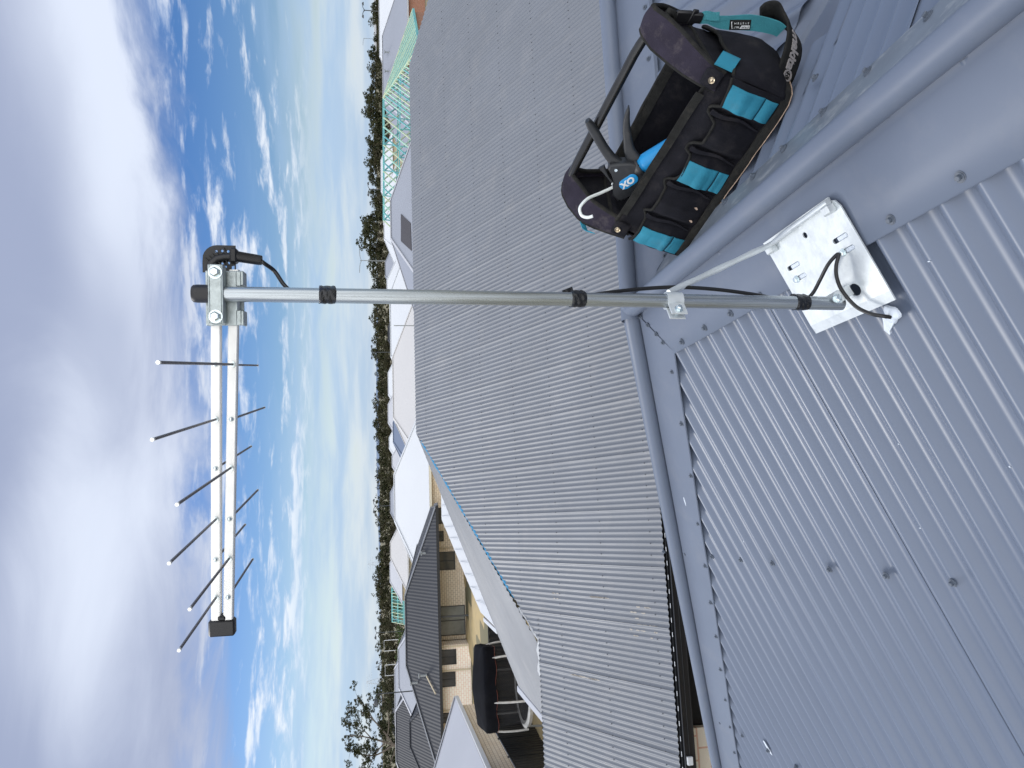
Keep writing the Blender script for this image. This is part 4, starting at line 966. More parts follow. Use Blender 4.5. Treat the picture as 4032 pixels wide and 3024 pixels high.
npart(corr((0, RY, RZ-.01), (1, 0, 0), (0, 1/n2, -T2/n2), V(0, T2/n2, 1/n2), -4.2, 16.5, lambda x: max(.01, ((1.75-x)*.65 if x < 1.75 else max(0, x-10.1)*.76)*n2), lambda x: 4.2*n2, .0, seg=6).build('roof_slope', M['nroof'], None, True, 50))
# eave gutter of the hip end
mb = MB(); mb.bbox((-4.40, 13.2, -3.56), (-4.25, 19.3, -3.40), .01); npart(mb.build('gutter', M['ltroof'], None))
# uncapped hip: blue sarking and the white underside showing
mb = MB(); pts = [V(x, ntopY(x)+.03, RZ-(RY-ntopY(x))*TBn-.03) for x in np.linspace(1.55, -1.35, 26)]; mb.tube(pts, [.035+.008*math.sin(i*1.7) for i in range(26)], 8); npart(mb.build('sarking_roll', M['blue'], None, True))
mb = MB(); mb.slab([[V(x, ntopY(x)+.02, RZ-(RY-ntopY(x))*TBn-.05), V(x, ntopY(x)+.05, RZ-(RY-ntopY(x))*TBn+.012+.016*math.sin(x*23))] for x in np.linspace(-1.5, -2.5, 14)], (0, 0, 1), .004); npart(mb.build('foil_edge', M['whroof'], None))
mb = MB(); mb.box((-9.5, 11.86, -3.2), (-1.7, 11.90, -2.52)); npart(mb.build('ridge_board', M['fence'], None))
mb = MB(); mb.bbox((-9.5, 12.35, -2.78), (-3.1, 12.42, -2.66), .01); npart(mb.build('foil_edge', M['ltroof'], None)) if False else None
# slotted black gutter along the near eave
mb = MB()
for lo, hi in (((-9.5, 9.19, -3.815), (16.5, 9.345, -3.80)), ((-9.5, 9.19, -3.80), (16.5, 9.200, -3.685)), ((-9.5, 9.335, -3.80), (16.5, 9.345, -3.69)), ((-9.5, 9.180, -3.690), (16.5, 9.208, -3.672)), ((-9.5, 9.180, -3.745), (16.5, 9.191, -3.735))): mb.bbox(lo, hi, .003)
npart(mb.build('gutter', M['black'], None))
mb = MB(); mb.box((-9.5, 9.36, -3.86), (16.5, 9.40, -3.69)); npart(mb.build('fascia', M['black'], None))
mb = MB(); mb.bbox((0, 9.313, -3.689), (.060, 9.327, -3.683), .002); c0 = mb.build('gutter_dash', M['whroof'], None); npart(c0); c0.location.x = -7.5  # row of short pale blocks along the back of the gutter
for i in range(1, 50): c = c0.copy(); COL.objects.link(c); c.location.x = -7.5+.178*i
mb = MB(); mb.bbox((-3.105, 9.145, -3.760), (-3.010, 9.185, -3.690), .004); npart(mb.build('rainhead', M['whroof'], None))
mb = MB(); mb.box((-9.3, 9.85, GZ), (-2.89, 10.05, -3.86)); mb.box((-9.3, 10.05, GZ), (-9.1, 18.5, -3.86)); npart(mb.build('wall', M['brickpale'], None))
mb = MB(); mb.box((-3.09, 10.05, GZ), (-2.89, 14.2, -3.86)); npart(mb.build('wall', M['brick'], None))
mb = MB(); mb.box((-2.89, 14.2, GZ), (16.3, 14.4, -3.86)); npart(mb.build('wall', M['brick'], None))
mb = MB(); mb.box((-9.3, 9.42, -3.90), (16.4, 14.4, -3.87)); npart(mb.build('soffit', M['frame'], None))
mb = MB(); mb.box((-2.885, 9.95, GZ), (6.0, 10.0, -3.91)); npart(mb.build('recess_shade', M['netting'], None))  # black sheet added to stand for the deep shade in the recess
# screws in rows on the near slope
rowsY = [9.55, 10.42, 11.30, 12.18, 13.05, 13.93, 14.85]; cnt = 0; stuffmb = MB()
sm_ = MB(); n = 6; sm_.add([V(.0075*math.cos(2*math.pi*j/n), .0075*math.sin(2*math.pi*j/n), z) for z in (0, .010) for j in range(n)], [(j, (j+1) % n, n+(j+1) % n, n+j) for j in range(n)]+[tuple(n+j for j in range(n))])
sproto = None
for r_, yy in enumerate(rowsY):
    for k in range(-54, 100):
        x = k*2*PITCH+(PITCH if r_ % 2 else 0)*0
        if not (-5.0 < x < 13.5) or ntopY(x) < yy+.1: continue
        p = V(x, yy+rnd.uniform(-.008, .008), RZ-(RY-yy)*TBn+.002)
        if cnt < 100 and r_ < 2 and x < 4.5:
            if sproto is None: o = sproto = sm_.build('roof_screw', M['nscrew'], nb)
            else: o = sproto.copy(); COL.objects.link(o)
            o.matrix_parent_inverse = nb.matrix_basis.inverted(); o.location = p; o.rotation_euler = (BE, 0, 0); cnt += 1
        else: stuffmb.add([p+Matrix.Rotation(BE, 3, 'X') @ V(*v) for v in sm_.v], sm_.f)
o = stuffmb.build('roof_screw', M['nscrew'], None); npart(o); o['kind'] = 'stuff'
# cement smears on the sheets
for (x, yy, w, l) in ((-1.45, 9.75, .30, .09), (-1.52, 9.9, .26, .07), (-1.2, 10.5, .06, .16), (-1.25, 11.4, .10, .05), (-1.6, 9.6, .16, .05), (-2.35, 10.9, .05, .2)):
    for q in range(7):
        xx = x+rnd.uniform(-.2, .2)*w/.3; yq = yy+rnd.uniform(-.1, .1)*l/.09; k = round(xx/PITCH)*PITCH; z = RZ-(RY-yq)*TBn+.0015
        mb = MB(); pts = []
        for j in range(9): a = 2*math.pi*j/9; pts.append(V(k+.012*math.cos(a)*rnd.uniform(.5, 1.2), yq+l*.55*math.sin(a)*rnd.uniform(.6, 1.2)*CB, z+l*.55*math.sin(a)*0))
        pts = [V(p.x, p.y, RZ-(RY-p.y)*TBn+.0018) for p in pts]; mb.add(pts, [tuple(range(9))]); npart(mb.build('cement_smear', M['smear'] if 'smear' in M else M.setdefault('smear', mat('cement_smear', (.42, .39, .35), .8)), None))

# ------------------------------------------------------------------ houses beyond
def tri(mb, *p): mb.add(p, [tuple(range(len(p)))])
def hip_house(label, xa, xb, yr, zr, d, el, er, rm, wm, cat='house', ground=GZ, capm=None, db=None, group=None, fm=None, wins=(), inset=.45, name='house', fascia=True, pitch=.47, rib=True):
    t = empty(name, ((xa+xb)/2, yr, ground), 0, label, cat, group)
    P_ = lambda o: par(o, t)
    ze = zr-d*pitch; db = db or d; zb = ze; x0, x1 = xa-el, xb+er; yn, yf = yr-d, yr+db
    A, B = V(xa, yr, zr), V(xb, yr, zr); n0, n1, f0, f1 = V(x0, yn, ze), V(x1, yn, ze), V(x0, yf, zb), V(x1, yf, zb)
    mb = MB(); tri(mb, n0, n1, B, A); P_(mb.build('roof_slope', rm))
    mb = MB(); tri(mb, f1, f0, A, B); P_(mb.build('roof_slope', rm))
    mb = MB(); tri(mb, n1, f1, B); P_(mb.build('roof_slope', rm))
    mb = MB(); tri(mb, f0, n0, A); P_(mb.build('roof_slope', rm))
    cm = capm or rm
    for a, b in ((A, B), (A, n0), (B, n1), (A, f0), (B, f1)):
        if (b-a).length < .2: continue
        mb = MB(); u = V(0, 0, .03); s_ = V(b.y-a.y, a.x-b.x, 0).normalized() if abs(b.y-a.y)+abs(b.x-a.x) > 0 else V(1, 0, 0)
        mb.ribbon([a+u, b+u], tuple(s_), .26, .05); P_(mb.build('ridge_cap', cm))
    fmx = fm or cm
    if fascia:
        mb = MB()
        for lo, hi in (((x0, yn-.1, min(ze, zb)-.20), (x1, yn, ze-.01)), ((x1, yn-.1, min(ze, zb)-.20), (x1+.1, yf, ze-.01)), ((x0-.1, yn-.1, min(ze, zb)-.20), (x0, yf, ze-.01)), ((x0, yf, zb-.2), (x1, yf+.1, zb-.01))): mb.box(lo, hi)
        P_(mb.build('gutter', fmx))
    mb = MB(); a, b, c, e_ = x0+inset, x1-inset, yn+inset, yf-inset; top = min(ze, zb)-.05
    mb.add([V(a, c, ground), V(b, c, ground), V(b, e_, ground), V(a, e_, ground), V(a, c, top), V(b, c, top), V(b, e_, top), V(a, e_, top)], [(0, 1, 5, 4), (1, 2, 6, 5), (2, 3, 7, 6), (3, 0, 4, 7), (4, 5, 6, 7)]); P_(mb.build('wall', wm))
    for (wx0, wx1, wz0, wz1) in wins: window(t, wx0, wx1, wz0, wz1, c)
    return t
def window(t, x0, x1, z0, z1, y, glass=None, mull=1, name='window', depth=.0):
    mb = MB(); w = .06; yf = y-.03
    for lo, hi in (((x0, yf, z0), (x1, y+.02, z0+w)), ((x0, yf, z1-w), (x1, y+.02, z1)), ((x0, yf, z0+w), (x0+w, y+.02, z1-w)), ((x1-w, yf, z0+w), (x1, y+.02, z1-w))): mb.box(lo, hi)
    for k in range(mull): xm = x0+(x1-x0)*(k+1)/(mull+1); mb.box((xm-.03, yf, z0+w), (xm+.03, y+.02, z1-w))
    f_ = par(mb.build(name, M['frame']), t)
    mb = MB(); mb.box((x0+w, y-.012, z0+w), (x1-w, y-.004, z1-w)); g = mb.build('pane', glass or M['glass']); g.parent = f_; g.matrix_parent_inverse = (t.matrix_basis @ f_.matrix_parent_inverse @ f_.matrix_basis).inverted(); return f_
# cream brick house with charcoal roof
cr = hip_house('cream brick house with long charcoal roof and black framed windows', -11.17, -5.92, 60.25, -2.02, 4.65, 7.1, 6.7, M['dkroof'], M['brick'], capm=mat('charcoal_capping', (.22, .23, .25), .45), fm=M['frame'], db=6.5, inset=4.4)
def crp(o): return par(o, cr)
mb = MB(); mb.box((-13.9, 56.6, GZ), (-9.25, 58.6, -4.25)); crp(mb.build('wall', M['brickpale']))
mb = MB(); mb.box((-9.25, 59.0, GZ), (.9, 59.3, -4.25)); crp(mb.build('wall', M['brick']))
mb = MB(); mb.box((-18.0, 58.2, GZ), (-13.9, 58.4, -4.25)); crp(mb.build('wall', M['brick']))
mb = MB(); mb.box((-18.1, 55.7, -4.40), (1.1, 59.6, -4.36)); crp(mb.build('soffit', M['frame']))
for a, b, z0, z1, y in ((-10.62, -9.55, -5.55, -4.42, 56.6), (-12.15, -11.12, -5.45, -4.40, 56.6), (-.5, .75, -5.05, -4.45, 59.0), (-1.85, -1.05, -5.05, -4.50, 59.0), (-4.05, -2.65, -5.9, -4.55, 59.0), (-15.0, -14.3, -5.5, -4.5, 58.2)): window(cr, a, b, z0, z1, y)
window(cr, -8.95, -6.75, -6.55, -4.55, 59.0, M['glasspale'], 1, 'sliding_door')
mb = MB(); mb.bbox((-7.25, 56.2, GZ), (-7.12, 56.33, -4.4), .01); crp(mb.build('post', M['poledark']))
for x in (-9.35, -11.02, -13.75, -2.35): mb = MB(); mb.bbox((x-.05, 56.5 if x < -9 else 58.9, GZ), (x+.05, 56.6 if x < -9 else 59.0, -4.4), .01); crp(mb.build('downpipe', M['cream']))
for (x, y, z, h) in ((-11.35, 57.2, -3.42, .55), (-12.1, 58.6, -2.8, .5), (-2.6, 57.2, -3.75, .55)):
    mb = MB(); mb.tube([(x, y, z), (x, y, z+h)], .09, 10); mb.bbox((x-.16, y-.16, z+h), (x+.16, y+.16, z+h+.07), .01); crp(mb.build('vent_pipe', M['pole'], None, True))
mb = MB(); mb.tube([(-11.3, 57.3, -3.32), (-12.4, 55.9, -3.92)], .05, 8); crp(mb.build('overflow_pipe', M['cream'], None, True))
# roofs placed from left to right
hip_house('pale grey hipped roof over big cream bricks, hard by the black fence', -18.0, -16.5, 37.2, -.80, 7.25, 6, 6.35, M['ltroof'], M['brick'], fm=M['whroof'], inset=.35, name='house')
eh = bpy.data.objects['house.003'] if 'house.003' in bpy.data.objects else None
hip_house('charcoal roofed rendered house behind the dark cream brick house at the left', -25.5, -20.4, 85.5, -1.66, 5.4, 5.2, 5.0, M['dkroof'], M['cream'], capm=M['ltroof'], fm=M['whroof'])
hip_house('low charcoal roof tucked between the cream brick house and its left neighbour', -19.5, -17.4, 69.0, -2.55, 4.2, 4.0, 3.0, M['dkroof'], M['cream'], fm=M['whroof'])
hip_house('mid grey roof with a dark vent just over the charcoal ridge', -17.3, -13.4, 82.0, -1.95, 4.8, 4.2, 4.0, M['bgroof'], M['cream'], capm=M['ltroof'])
hip_house('far grey roof left of the mid grey one, under the big gum', -26.5, -19.5, 104.0, -1.95, 4.8, 4.5, 4.0, M['bgroof'], M['cream'], capm=M['ltroof'])
hip_house('far pale stone roof behind the left slope of the big white roof', -5.9, -3.6, 119.25, -1.83, 5.2, 5.0, 4.6, M['beroof'], M['cream'])
hip_house('far mid grey roof peeping over the middle of the white roof', 1.2, 4.4, 128.0, -2.05, 4.8, 4.4, 4.4, M['bgroof'], M['cream'])
hip_house('big bright white hipped roof in the middle distance', -.11, 3.9, 67.5, -1.45, 5.8, 6.4, 6.4, M['whroof'], M['brick'], capm=mat('white_capping', (.66, .68, .71), .5), fm=mat('cream_gutter', (.70, .66, .55), .5))
hip_house('broad pale stone roof to the right of the white roof', 10.5, 17.0, 77.75, -1.68, 5.5, 5.0, 6.0, M['beroof'], M['brick'], capm=mat('stone_capping', (.62, .61, .60), .5))
hip_house('white roof behind the mast and the pale stone roof', 18.5, 26.0, 84.0, -1.62, 5.6, 5.2, 6, M['whroof'], M['cream'])
hip_house('slate blue roof at the left end of the broad stone roof', 10.2, 12.8, 100.0, -2.10, 4.6, 4.0, 4.0, mat('slate_blue_steel', (.16, .20, .29), .5), M['cream'])
sb = hip_house('grey roof carrying a dark solar array, right of the mast', 23.9, 27.4, 61.25, -1.32, 6.1, 7.0, 6.2, M['bgroof'], M['brick'], capm=M['ltroof'])
mb = MB(); o0 = V(0, 0, .06); mb.slab([[V(21.55, 57.84, -2.94), V(22.77, 57.88, -2.92), V(23.98, 57.93, -2.90)], [V(22.28, 58.66, -2.54), V(23.4, 58.66, -2.54), V(24.68, 58.67, -2.54)], [V(23.01, 59.48, -2.15), V(24.2, 59.44, -2.17), V(25.38, 59.41, -2.18)]], (0, -.42, .9), -.06); par(mb.build('solar_panel', M['solar']), sb)
hip_house('large grey roof with two small vents at the far right', 55.5, 65.0, 92.0, -1.17, 6.6, 7, 6, M['bgroof'], M['brickred'], capm=M['ltroof'])
vh = [o for o in bpy.data.objects if o.get('label', '').startswith('large grey roof with two')][0]
for x in (58.6, 61.4): mb = MB(); mb.tube([(x, 90.2, -2.05), (x, 90.2, -1.5)], .10, 10); mb.bbox((x-.2, 90.0, -1.5), (x+.2, 90.4, -1.4), .02); par(mb.build('vent_pipe', M['pole'], None, True), vh)
hip_house('white gabled shed roof at the extreme right edge', 70.0, 80.0, 104.0, -.9, 6.0, 4, 4, M['whroof'], M['whroof'])
far = [(51.0, 118, -1.35, 4.0, 'whroof', 'far white roof seen through the right half of the teal roof frame'), (45.0, 112, -1.35, 2.4, 'whroof', 'far white roof above the middle of the teal roof frame'),
       (62.0, 128, -1.1, 5.0, 'whroof', 'long far white roof at the foot of the bush, right of the frame peak'), (42.0, 122, -1.6, 2.0, 'bgroof', 'far grey roof at the left end of the teal frame'),
       (37.2, 116, -1.75, 1.4, 'whroof', 'far white roof just left of the teal frame end'), (39.5, 99, -2.2, 2.2, 'bgroof', 'grey gable roof between teal frame and mast'),
       (33.5, 118, -2.2, 2.6, 'whroof', 'far white roof close to the right of the mast'), (28.2, 112, -1.75, 1.5, 'dkroof', 'far charcoal roof just left of the mast'),
       (24.0, 132, -2.0, 3.2, 'whroof', 'far white roof under the bush left of the mast'), (18.0, 128, -1.85, 2.5, 'ltroof', 'far light grey roof above the right end of the stone ridge'),
       (13.6, 135, -2.1, 1.5, 'whroof', 'far white roof above the middle of the stone ridge'), (9.0, 118, -2.25, 1.2, 'ltroof', 'small far light grey roof between stone and white roofs'),
       (-9.5, 140, -2.0, 2.6, 'ltroof', 'far light grey roof beside the far teal frame'), (-31.0, 126, -1.9, 3.0, 'dkroof', 'far charcoal roof at the foot of the big gum')]
for (x, y, z, hw, mk, lb) in far: hip_house(lb, x-hw*.6, x+hw*.6, y, z, 4.4, 3.6, 3.6, M[mk], M['cream'], group='far houses along the bush', fascia=False)
# white ribbed roof close behind the neighbour's hip
wh = empty('house', (4, 28, GZ), 0, 'white ribbed roof edge showing behind the uncapped hip', 'house')
mb = MB(); tri(mb, V(-.08, 30, -2.5), V(-3.25, 26, -3.42), V(-3.48, 23.6, -3.60), V(9, 23.6, -3.98), V(9, 30, -2.5)); par(mb.build('roof_slope', M['whroof']), wh)
mb = MB(); tri(mb, V(-.08, 30, -2.5), V(9, 30, -2.5), V(9, 36, -4.1), V(-2.5, 35, -4.1), V(-3.25, 26, -3.42)); par(mb.build('roof_slope', M['whroof']), wh)
mb = MB(); mb.bbox((-3.62, 23.5, -3.80), (-3.48, 26.4, -3.56), .01); par(mb.build('gutter', M['whroof']), wh)
mb = MB(); mb.box((-2.9, 24.1, GZ), (8.6, 34.4, -3.95)); par(mb.build('wall', M['brickpale']), wh)
for i in range(24):
    x = -2.9+i*.42; mb = MB(); yt = 26+(x+3.25)*4/3.17 if x < -.08 else 30; mb.tube([(x, 23.65, -3.58-.030*(x+3.48)+.012), (x, min(yt, 29.95), -2.5-(30-min(yt, 29.95))*.235+.012)], .018, 5); par(mb.build('roof_rib', M['whroof']), wh) if i < 100 else None
# black ribbed fences round the yard
def fence(a, b, label):
    a, b = V(*a), V(*b); t = empty('fence', tuple(a), 0, label, 'fence'); u = (b-a); L_ = u.length; u.normalize(); n_ = V(-u.y, u.x, 0)
    k = int(L_/2.4)
    for i in range(k):
        mb = MB(); rows = []
        for j in range(49):
            s = i*2.4+2.36*j/48; z = .02*(1 if (j % 6) < 3 else -1); p = a+u*s+n_*z; rows.append([p, p+V(0, 0, 1.74)])
        mb.grid(rows); par(mb.build('panel', M['fence']), t)
    for i in range(k+1):
        p = a+u*i*2.4; mb = MB(); mb.bbox((p.x-.03, p.y-.03, GZ), (p.x+.03, p.y+.03, GZ+1.86), .005); par(mb.build('post', M['fence']), t)
    mb = MB(); mb.ribbon([a+V(0, 0, 1.77), a+u*k*2.4+V(0, 0, 1.77)], tuple(n_), .06, .05); par(mb.build('top_rail', M['fence']), t)
fence((-9.05, 20.0, GZ), (-9.05, 34.5, GZ), 'black ribbed steel fence running away from the viewer beside the brick wall')
fence((-9.0, 34.2, GZ), (3.2, 34.2, GZ), 'black ribbed steel fence across the yard behind the trampoline')
# trampoline with netting and a black fabric roof
tr = empty('trampoline', (-6.65, 30.3, GZ), 0, 'trampoline with black shade canopy, net and grey padded poles in the sandy yard', 'trampoline')
TC = V(-6.62, 30.3, 0); TRr = 1.55
def trp(o): return par(o, tr)
cpt = lambda a, r, z: V(TC.x+r*math.cos(a), TC.y+r*math.sin(a), z)
mb = MB(); n = 48; mb.grid([[cpt(2*math.pi*j/n, r, z) for j in range(n)] for r, z in ((TRr-.22, -5.53), (TRr-.02, -5.50), (TRr+.06, -5.55), (TRr+.02, -5.68), (TRr-.2, -5.62))], True); trp(mb.build('spring_pad', M['foam'], None, True))
mb = MB(); mb.add([cpt(2*math.pi*j/n, TRr-.2, -5.56) for j in range(n)], [tuple(range(n))]); trp(mb.build('jumping_mat', M['netting']))
for k in range(6):
    a = 2*math.pi*(k+.35)/6; q = [cpt(a, TRr+.10, -5.62), cpt(a, TRr+.12, -5.1), cpt(a, TRr+.08, -4.5), cpt(a, TRr-.05, -4.05)]
    mb = MB(); mb.tube(smooth([tuple(p) for p in q], 4), .042, 10); trp(mb.build('padded_pole', M['foam'], None, True))
    mb = MB(); mb.tube([tuple(cpt(a-.12, TRr, -5.6)), tuple(cpt(a-.12, TRr+.06, GZ+.02)), tuple(cpt(a+.12, TRr+.06, GZ+.02)), tuple(cpt(a+.12, TRr, -5.6))], .022, 8); trp(mb.build('leg', M['pole'], None, True))
mb = MB()
for k in range(6):                                                      # net hung in swags between poles: strips, open between
    a0 = 2*math.pi*(k+.35)/6; rows = []
    for i in range(7):
        u = i/6; z = -4.12-1.40*u; rows.append([cpt(a0+2*math.pi/6*v, TRr-.10-.10*math.sin(math.pi*v)*.6+.02*math.sin(9*v+u*5), z) for v in (0, .12, .3, .5, .7, .88, 1)])
    for i in (0,): pass
    mb2 = MB(); mb2.grid(rows); o = mb2.build('net', M['net'] if 'net' in M else M.setdefault('net', mat('net_mesh', (.012, .012, .014), .8)), None); trp(o)
    b_ = M['net'].node_tree.nodes['Principled BSDF']; b_.inputs['Alpha'].default_value = .55
mb = MB(); rows = []
hexr = lambda g: math.cos(math.pi/6)/math.cos(((g-.6) % (math.pi/3))-math.pi/6)
for z, r, k_ in ((-3.56, .02, 0), (-3.66, .7, .3), (-3.78, 1.3, .7), (-3.85, 1.70, 1), (-3.90, 1.78, 1), (-4.05, 1.79, 1), (-4.20, 1.76, 1), (-4.32, 1.77, 1)):
    rows.append([cpt(2*math.pi*j/72, r*lerp(1, hexr(2*math.pi*j/72), k_)+(.018*math.sin(j*1.7)+.012*math.sin(j*.9+z*7))*(z < -3.95), z+(.03*math.sin(j*.8)+.015*math.sin(j*2.1))*(z < -4.0)+.05*math.sin(j*.26)*k_) for j in range(72)])
mb.grid(rows, True); trp(mb.build('canopy', M['shade'], None, True, 60))
mb = MB(); mb.tube([tuple(cpt(2*math.pi*j/72, 1.775*hexr(2*math.pi*j/72), -4.325+.03*math.sin(j*.8)+.05*math.sin(j*.26))) for j in range(73)], .007, 6); trp(mb.build('canopy_trim', mat('red_trim', (.16, .035, .02), .7), None, True))
# timber roof frame of a house being built
def frame_house(label, xa, xb, yr, zr, d, er, sp, name='roof_frame', th=.05, both=True, rot=0.0):
    TR_ = Matrix.Translation((xa, yr, 0)) @ Matrix.Rotation(rot, 4, 'Z') @ Matrix.Translation((-xa, -yr, 0))
    t = empty(name, ((xa+xb)/2, yr, GZ), 0, label, 'roof frame'); P_ = lambda o: par(o, t); ze = zr-d*.47
    def stick(a, b, m_, w=th, nm='rafter'): a, b = TR_ @ a, TR_ @ b; mb = MB(); s_ = (b-a).cross(V(0, 0, 1)); s_ = s_.normalized() if s_.length > 1e-4 else V(1, 0, 0); mb.ribbon([a, b], tuple(s_), w, w*2.2); P_(mb.build(nm, m_))
    stick(V(xa, yr, zr), V(xb, yr, zr), M['tealtimber'], th*1.3, 'ridge_beam')
    x = xa; i = 0; tm = [M['timber'], M['tealtimber'], M['timber2'] if 'timber2' in M else M.setdefault('timber2', mat('mint_stained_pine', (.38, .68, .60), .8, col2=(.52, .72, .58), vs=.4))]
    while x <= xb:
        stick(V(x, yr, zr), V(x+.0, yr-d, ze), tm[i % 3]); stick(V(x, yr, zr), V(x, yr+d, ze), tm[(i+1) % 3])
        if i % 3 == 0 and both: stick(V(x+.1, yr, zr), V(x+.1, yr-d*.1, ze), M['tealtimber'], th, 'strut'); stick(V(x+.1, yr-d*.5, zr-d*.235), V(x+.1, yr-d*.5, ze), M['tealtimber'], th, 'strut')
        x += sp; i += 1
    for f_ in (-.5, .5): stick(V(xa, yr+d*f_, zr-d*.235), V(xb+er*.5, yr+d*f_, zr-d*.235), M['tealtimber'], th*.8, 'underpurlin')
    for f_ in (-1, 1): stick(V(xa, yr+d*f_, ze), V(xb+er, yr+d*f_, ze), M['tealtimber'], th*1.4, 'top_plate')
    stick(V(xb+er, yr-d, ze), V(xb+er, yr+d, ze), M['tealtimber'], th*1.4, 'top_plate')
    for f_ in (-1, 1): stick(V(xb, yr, zr), V(xb+er, yr+d*f_, ze), M['timber'], th*1.3, 'hip_rafter')
    sp2 = sp*.42
    for k in range(1, int(er/sp2)):
        u = k*sp2/er
        for f_ in (-1, 1): stick(V(xb+er*u, yr+f_*d*u, zr-d*.47*u), V(xb+er*u, yr+f_*d, ze), tm[k % 3]); stick(V(xb+er*u, yr+f_*d*u, zr-d*.47*u), V(xb+er, yr+f_*d*u, ze), tm[(k+1) % 3])
    return t
fh = frame_house('green and teal stained timber roof frame of an unroofed house at the right', 34.2, 48.2, 82.0, -.97, 6.8, 7.2, 1.0, th=.075, rot=R(-50))
for k in range(8):
    for w in range(3): pass
mb = MB(); Tq = Matrix.Translation((34.2, 82, 0)) @ Matrix.Rotation(R(-50), 4, 'Z'); mb.box((20.6, -6.8, GZ), (20.9, 6.8, -4.25), Tq); par(mb.build('wall', M['brickred']), fh)
mb = MB(); mb.box((0, -6.9, GZ), (20.6, -6.6, -4.3), Tq); par(mb.build('wall', M['brickred']), fh)
mb = MB(); mb.box((16.5, 2.0, GZ), (17.8, 2.3, -2.9), Tq); par(mb.build('chimney_stack', M['brickred']), fh)
frame_house('small far lattice of teal roof timbers among green bushes at the left', -19.5, -13.0, 150.0, -2.5, 4.5, 3.5, .6, th=.09)
# ------------------------------------------------------------------ trees
def crown(mb, c, rad, ncl, nl, sz, hollow=.55):
    for i in range(ncl):
        while True:
            p = V(rnd.uniform(-1, 1), rnd.uniform(-1, 1), rnd.uniform(-1, 1))
            if hollow < p.length < 1: break
        cc = V(c[0]+p.x*rad[0], c[1]+p.y*rad[1], c[2]+p.z*rad[2]); cr_ = rnd.uniform(.5, 1.2)
        mb.cur = rnd.choice((0, 0, 1))
        for k in range(nl):
            q = cc+V(rnd.gauss(0, .36), rnd.gauss(0, .36), rnd.gauss(0, .26))*cr_*sz*3.0; a = V(rnd.uniform(-1, 1), rnd.uniform(-1, 1), rnd.uniform(-.6, .6)).normalized(); b = a.orthogonal().normalized(); b = (b*math.cos(k)+a.cross(b)*math.sin(k)); s1, s2 = sz*rnd.uniform(.6, 1.3), sz*rnd.uniform(.35, .7)
            mb.add([q-a*s1, q-b*s2, q+a*s1, q+b*s2], [(0, 1, 2, 3)])
def tree_proto(h, w, style, mats, name='gum_tree'):
    t = bpy.data.objects.new(name, None); link(t); mb = MB(); th_ = h*(.40 if style != 'shrub' else .15)
    base = [V(0, 0, -.3), V(rnd.uniform(-.2, .2), 0, th_*.5), V(rnd.uniform(-.4, .4), rnd.uniform(-.3, .3), th_)]; mb.tube(base, [h*.026, h*.02, h*.016], 7)
    cm = MB()
    for k in range(7 if style != 'shrub' else 5):
        a = 2*math.pi*k/6+rnd.uniform(-.5, .5); r = w*rnd.uniform(.25, .62); z = h*rnd.uniform(.55, .88) if k < 6 else h*.9
        if style == 'shrub': z = h*rnd.uniform(.35, .8)
        e = V(r*math.cos(a), r*math.sin(a), z); st = base[1].lerp(base[2], rnd.uniform(.3, 1)); mb.tube([st, st.lerp(e, .55)+V(0, 0, h*.03), e], [h*.011, h*.007, h*.003], 5)
        crown(cm, e, (w*rnd.uniform(.26, .42), w*rnd.uniform(.26, .42), h*rnd.uniform(.10, .17)), 26, 15, h*.023)
    crown(cm, (0, 0, h*(.62 if style != 'shrub' else .5)), (w*.62, w*.62, h*.30), 52, 14, h*.023, .30)
    mb.build('trunk', M['bark'], t, True); cm.build('crown', mats, t); return t
protos = [tree_proto(10, 4.2, 'gum', [M['leafd'], M['leafg']]), tree_proto(10, 5.2, 'gum', [M['leafg'], M['leafd']]), tree_proto(10, 3.4, 'gum', [M['leafd'], M['leafg']]), tree_proto(10, 5.0, 'shrub', [M['leafb'], M['leafg']], 'scrub_tree')]
tops = [(188.2, 1.0), (183.6, 1.4), (176, .2), (168.9, 2.4), (163.0, 2.0), (157, 1.6), (151.1, 4.1), (147.5, 3.9), (143.9, 3.0), (140.2, 2.0), (136.8, 1.4), (131.9, 3.3), (128.2, 2.6), (124.9, 3.2), (118.8, 2.4), (113.7, 2.4), (109.5, 1.4), (105.9, 2.5), (102.0, 5.4), (98.6, 5.9), (94, 2.6), (90.1, 3.4), (85.2, 2.6), (79.4, 2.2), (75, 1.8), (70.2, 2.1), (66, 1.2), (63.7, 1.0), (59.5, 1.2), (55.1, 1.8), (50.8, .4), (47.5, .3), (44.4, .2), (42.3, .3), (37.2, .9), (32.7, 1.6), (29.5, 1.1), (26.5, .8), (22.5, .5), (19.5, .4), (16.2, .2), (13.4, .1), (10.8, -.2), (8.6, -.3), (4.8, -.1), (1.4, .3), (-1.7, .5), (-6.5, -.2), (-10, .2), (-13.5, .5), (-16.4, 1.0), (-20.1, 1.5), (-23.8, .5), (-27.6, .2), (-33.0, .6), (-38.5, .9), (-42.9, -.2), (-47.5, 0), (-52.9, -.3), (-58, .2), (-64, .6)]
special = {(151.1, 4.1): 'tall round dark tree over the peak of the teal roof frame', (98.6, 5.9): 'tallest dark tree on the skyline, right of the mast', (131.9, 3.3): 'dark round tree left of the tall one above the teal frame', (-20.1, 1.5): 'dense dark tree standing highest along the skyline left of the mast'}
used = set()
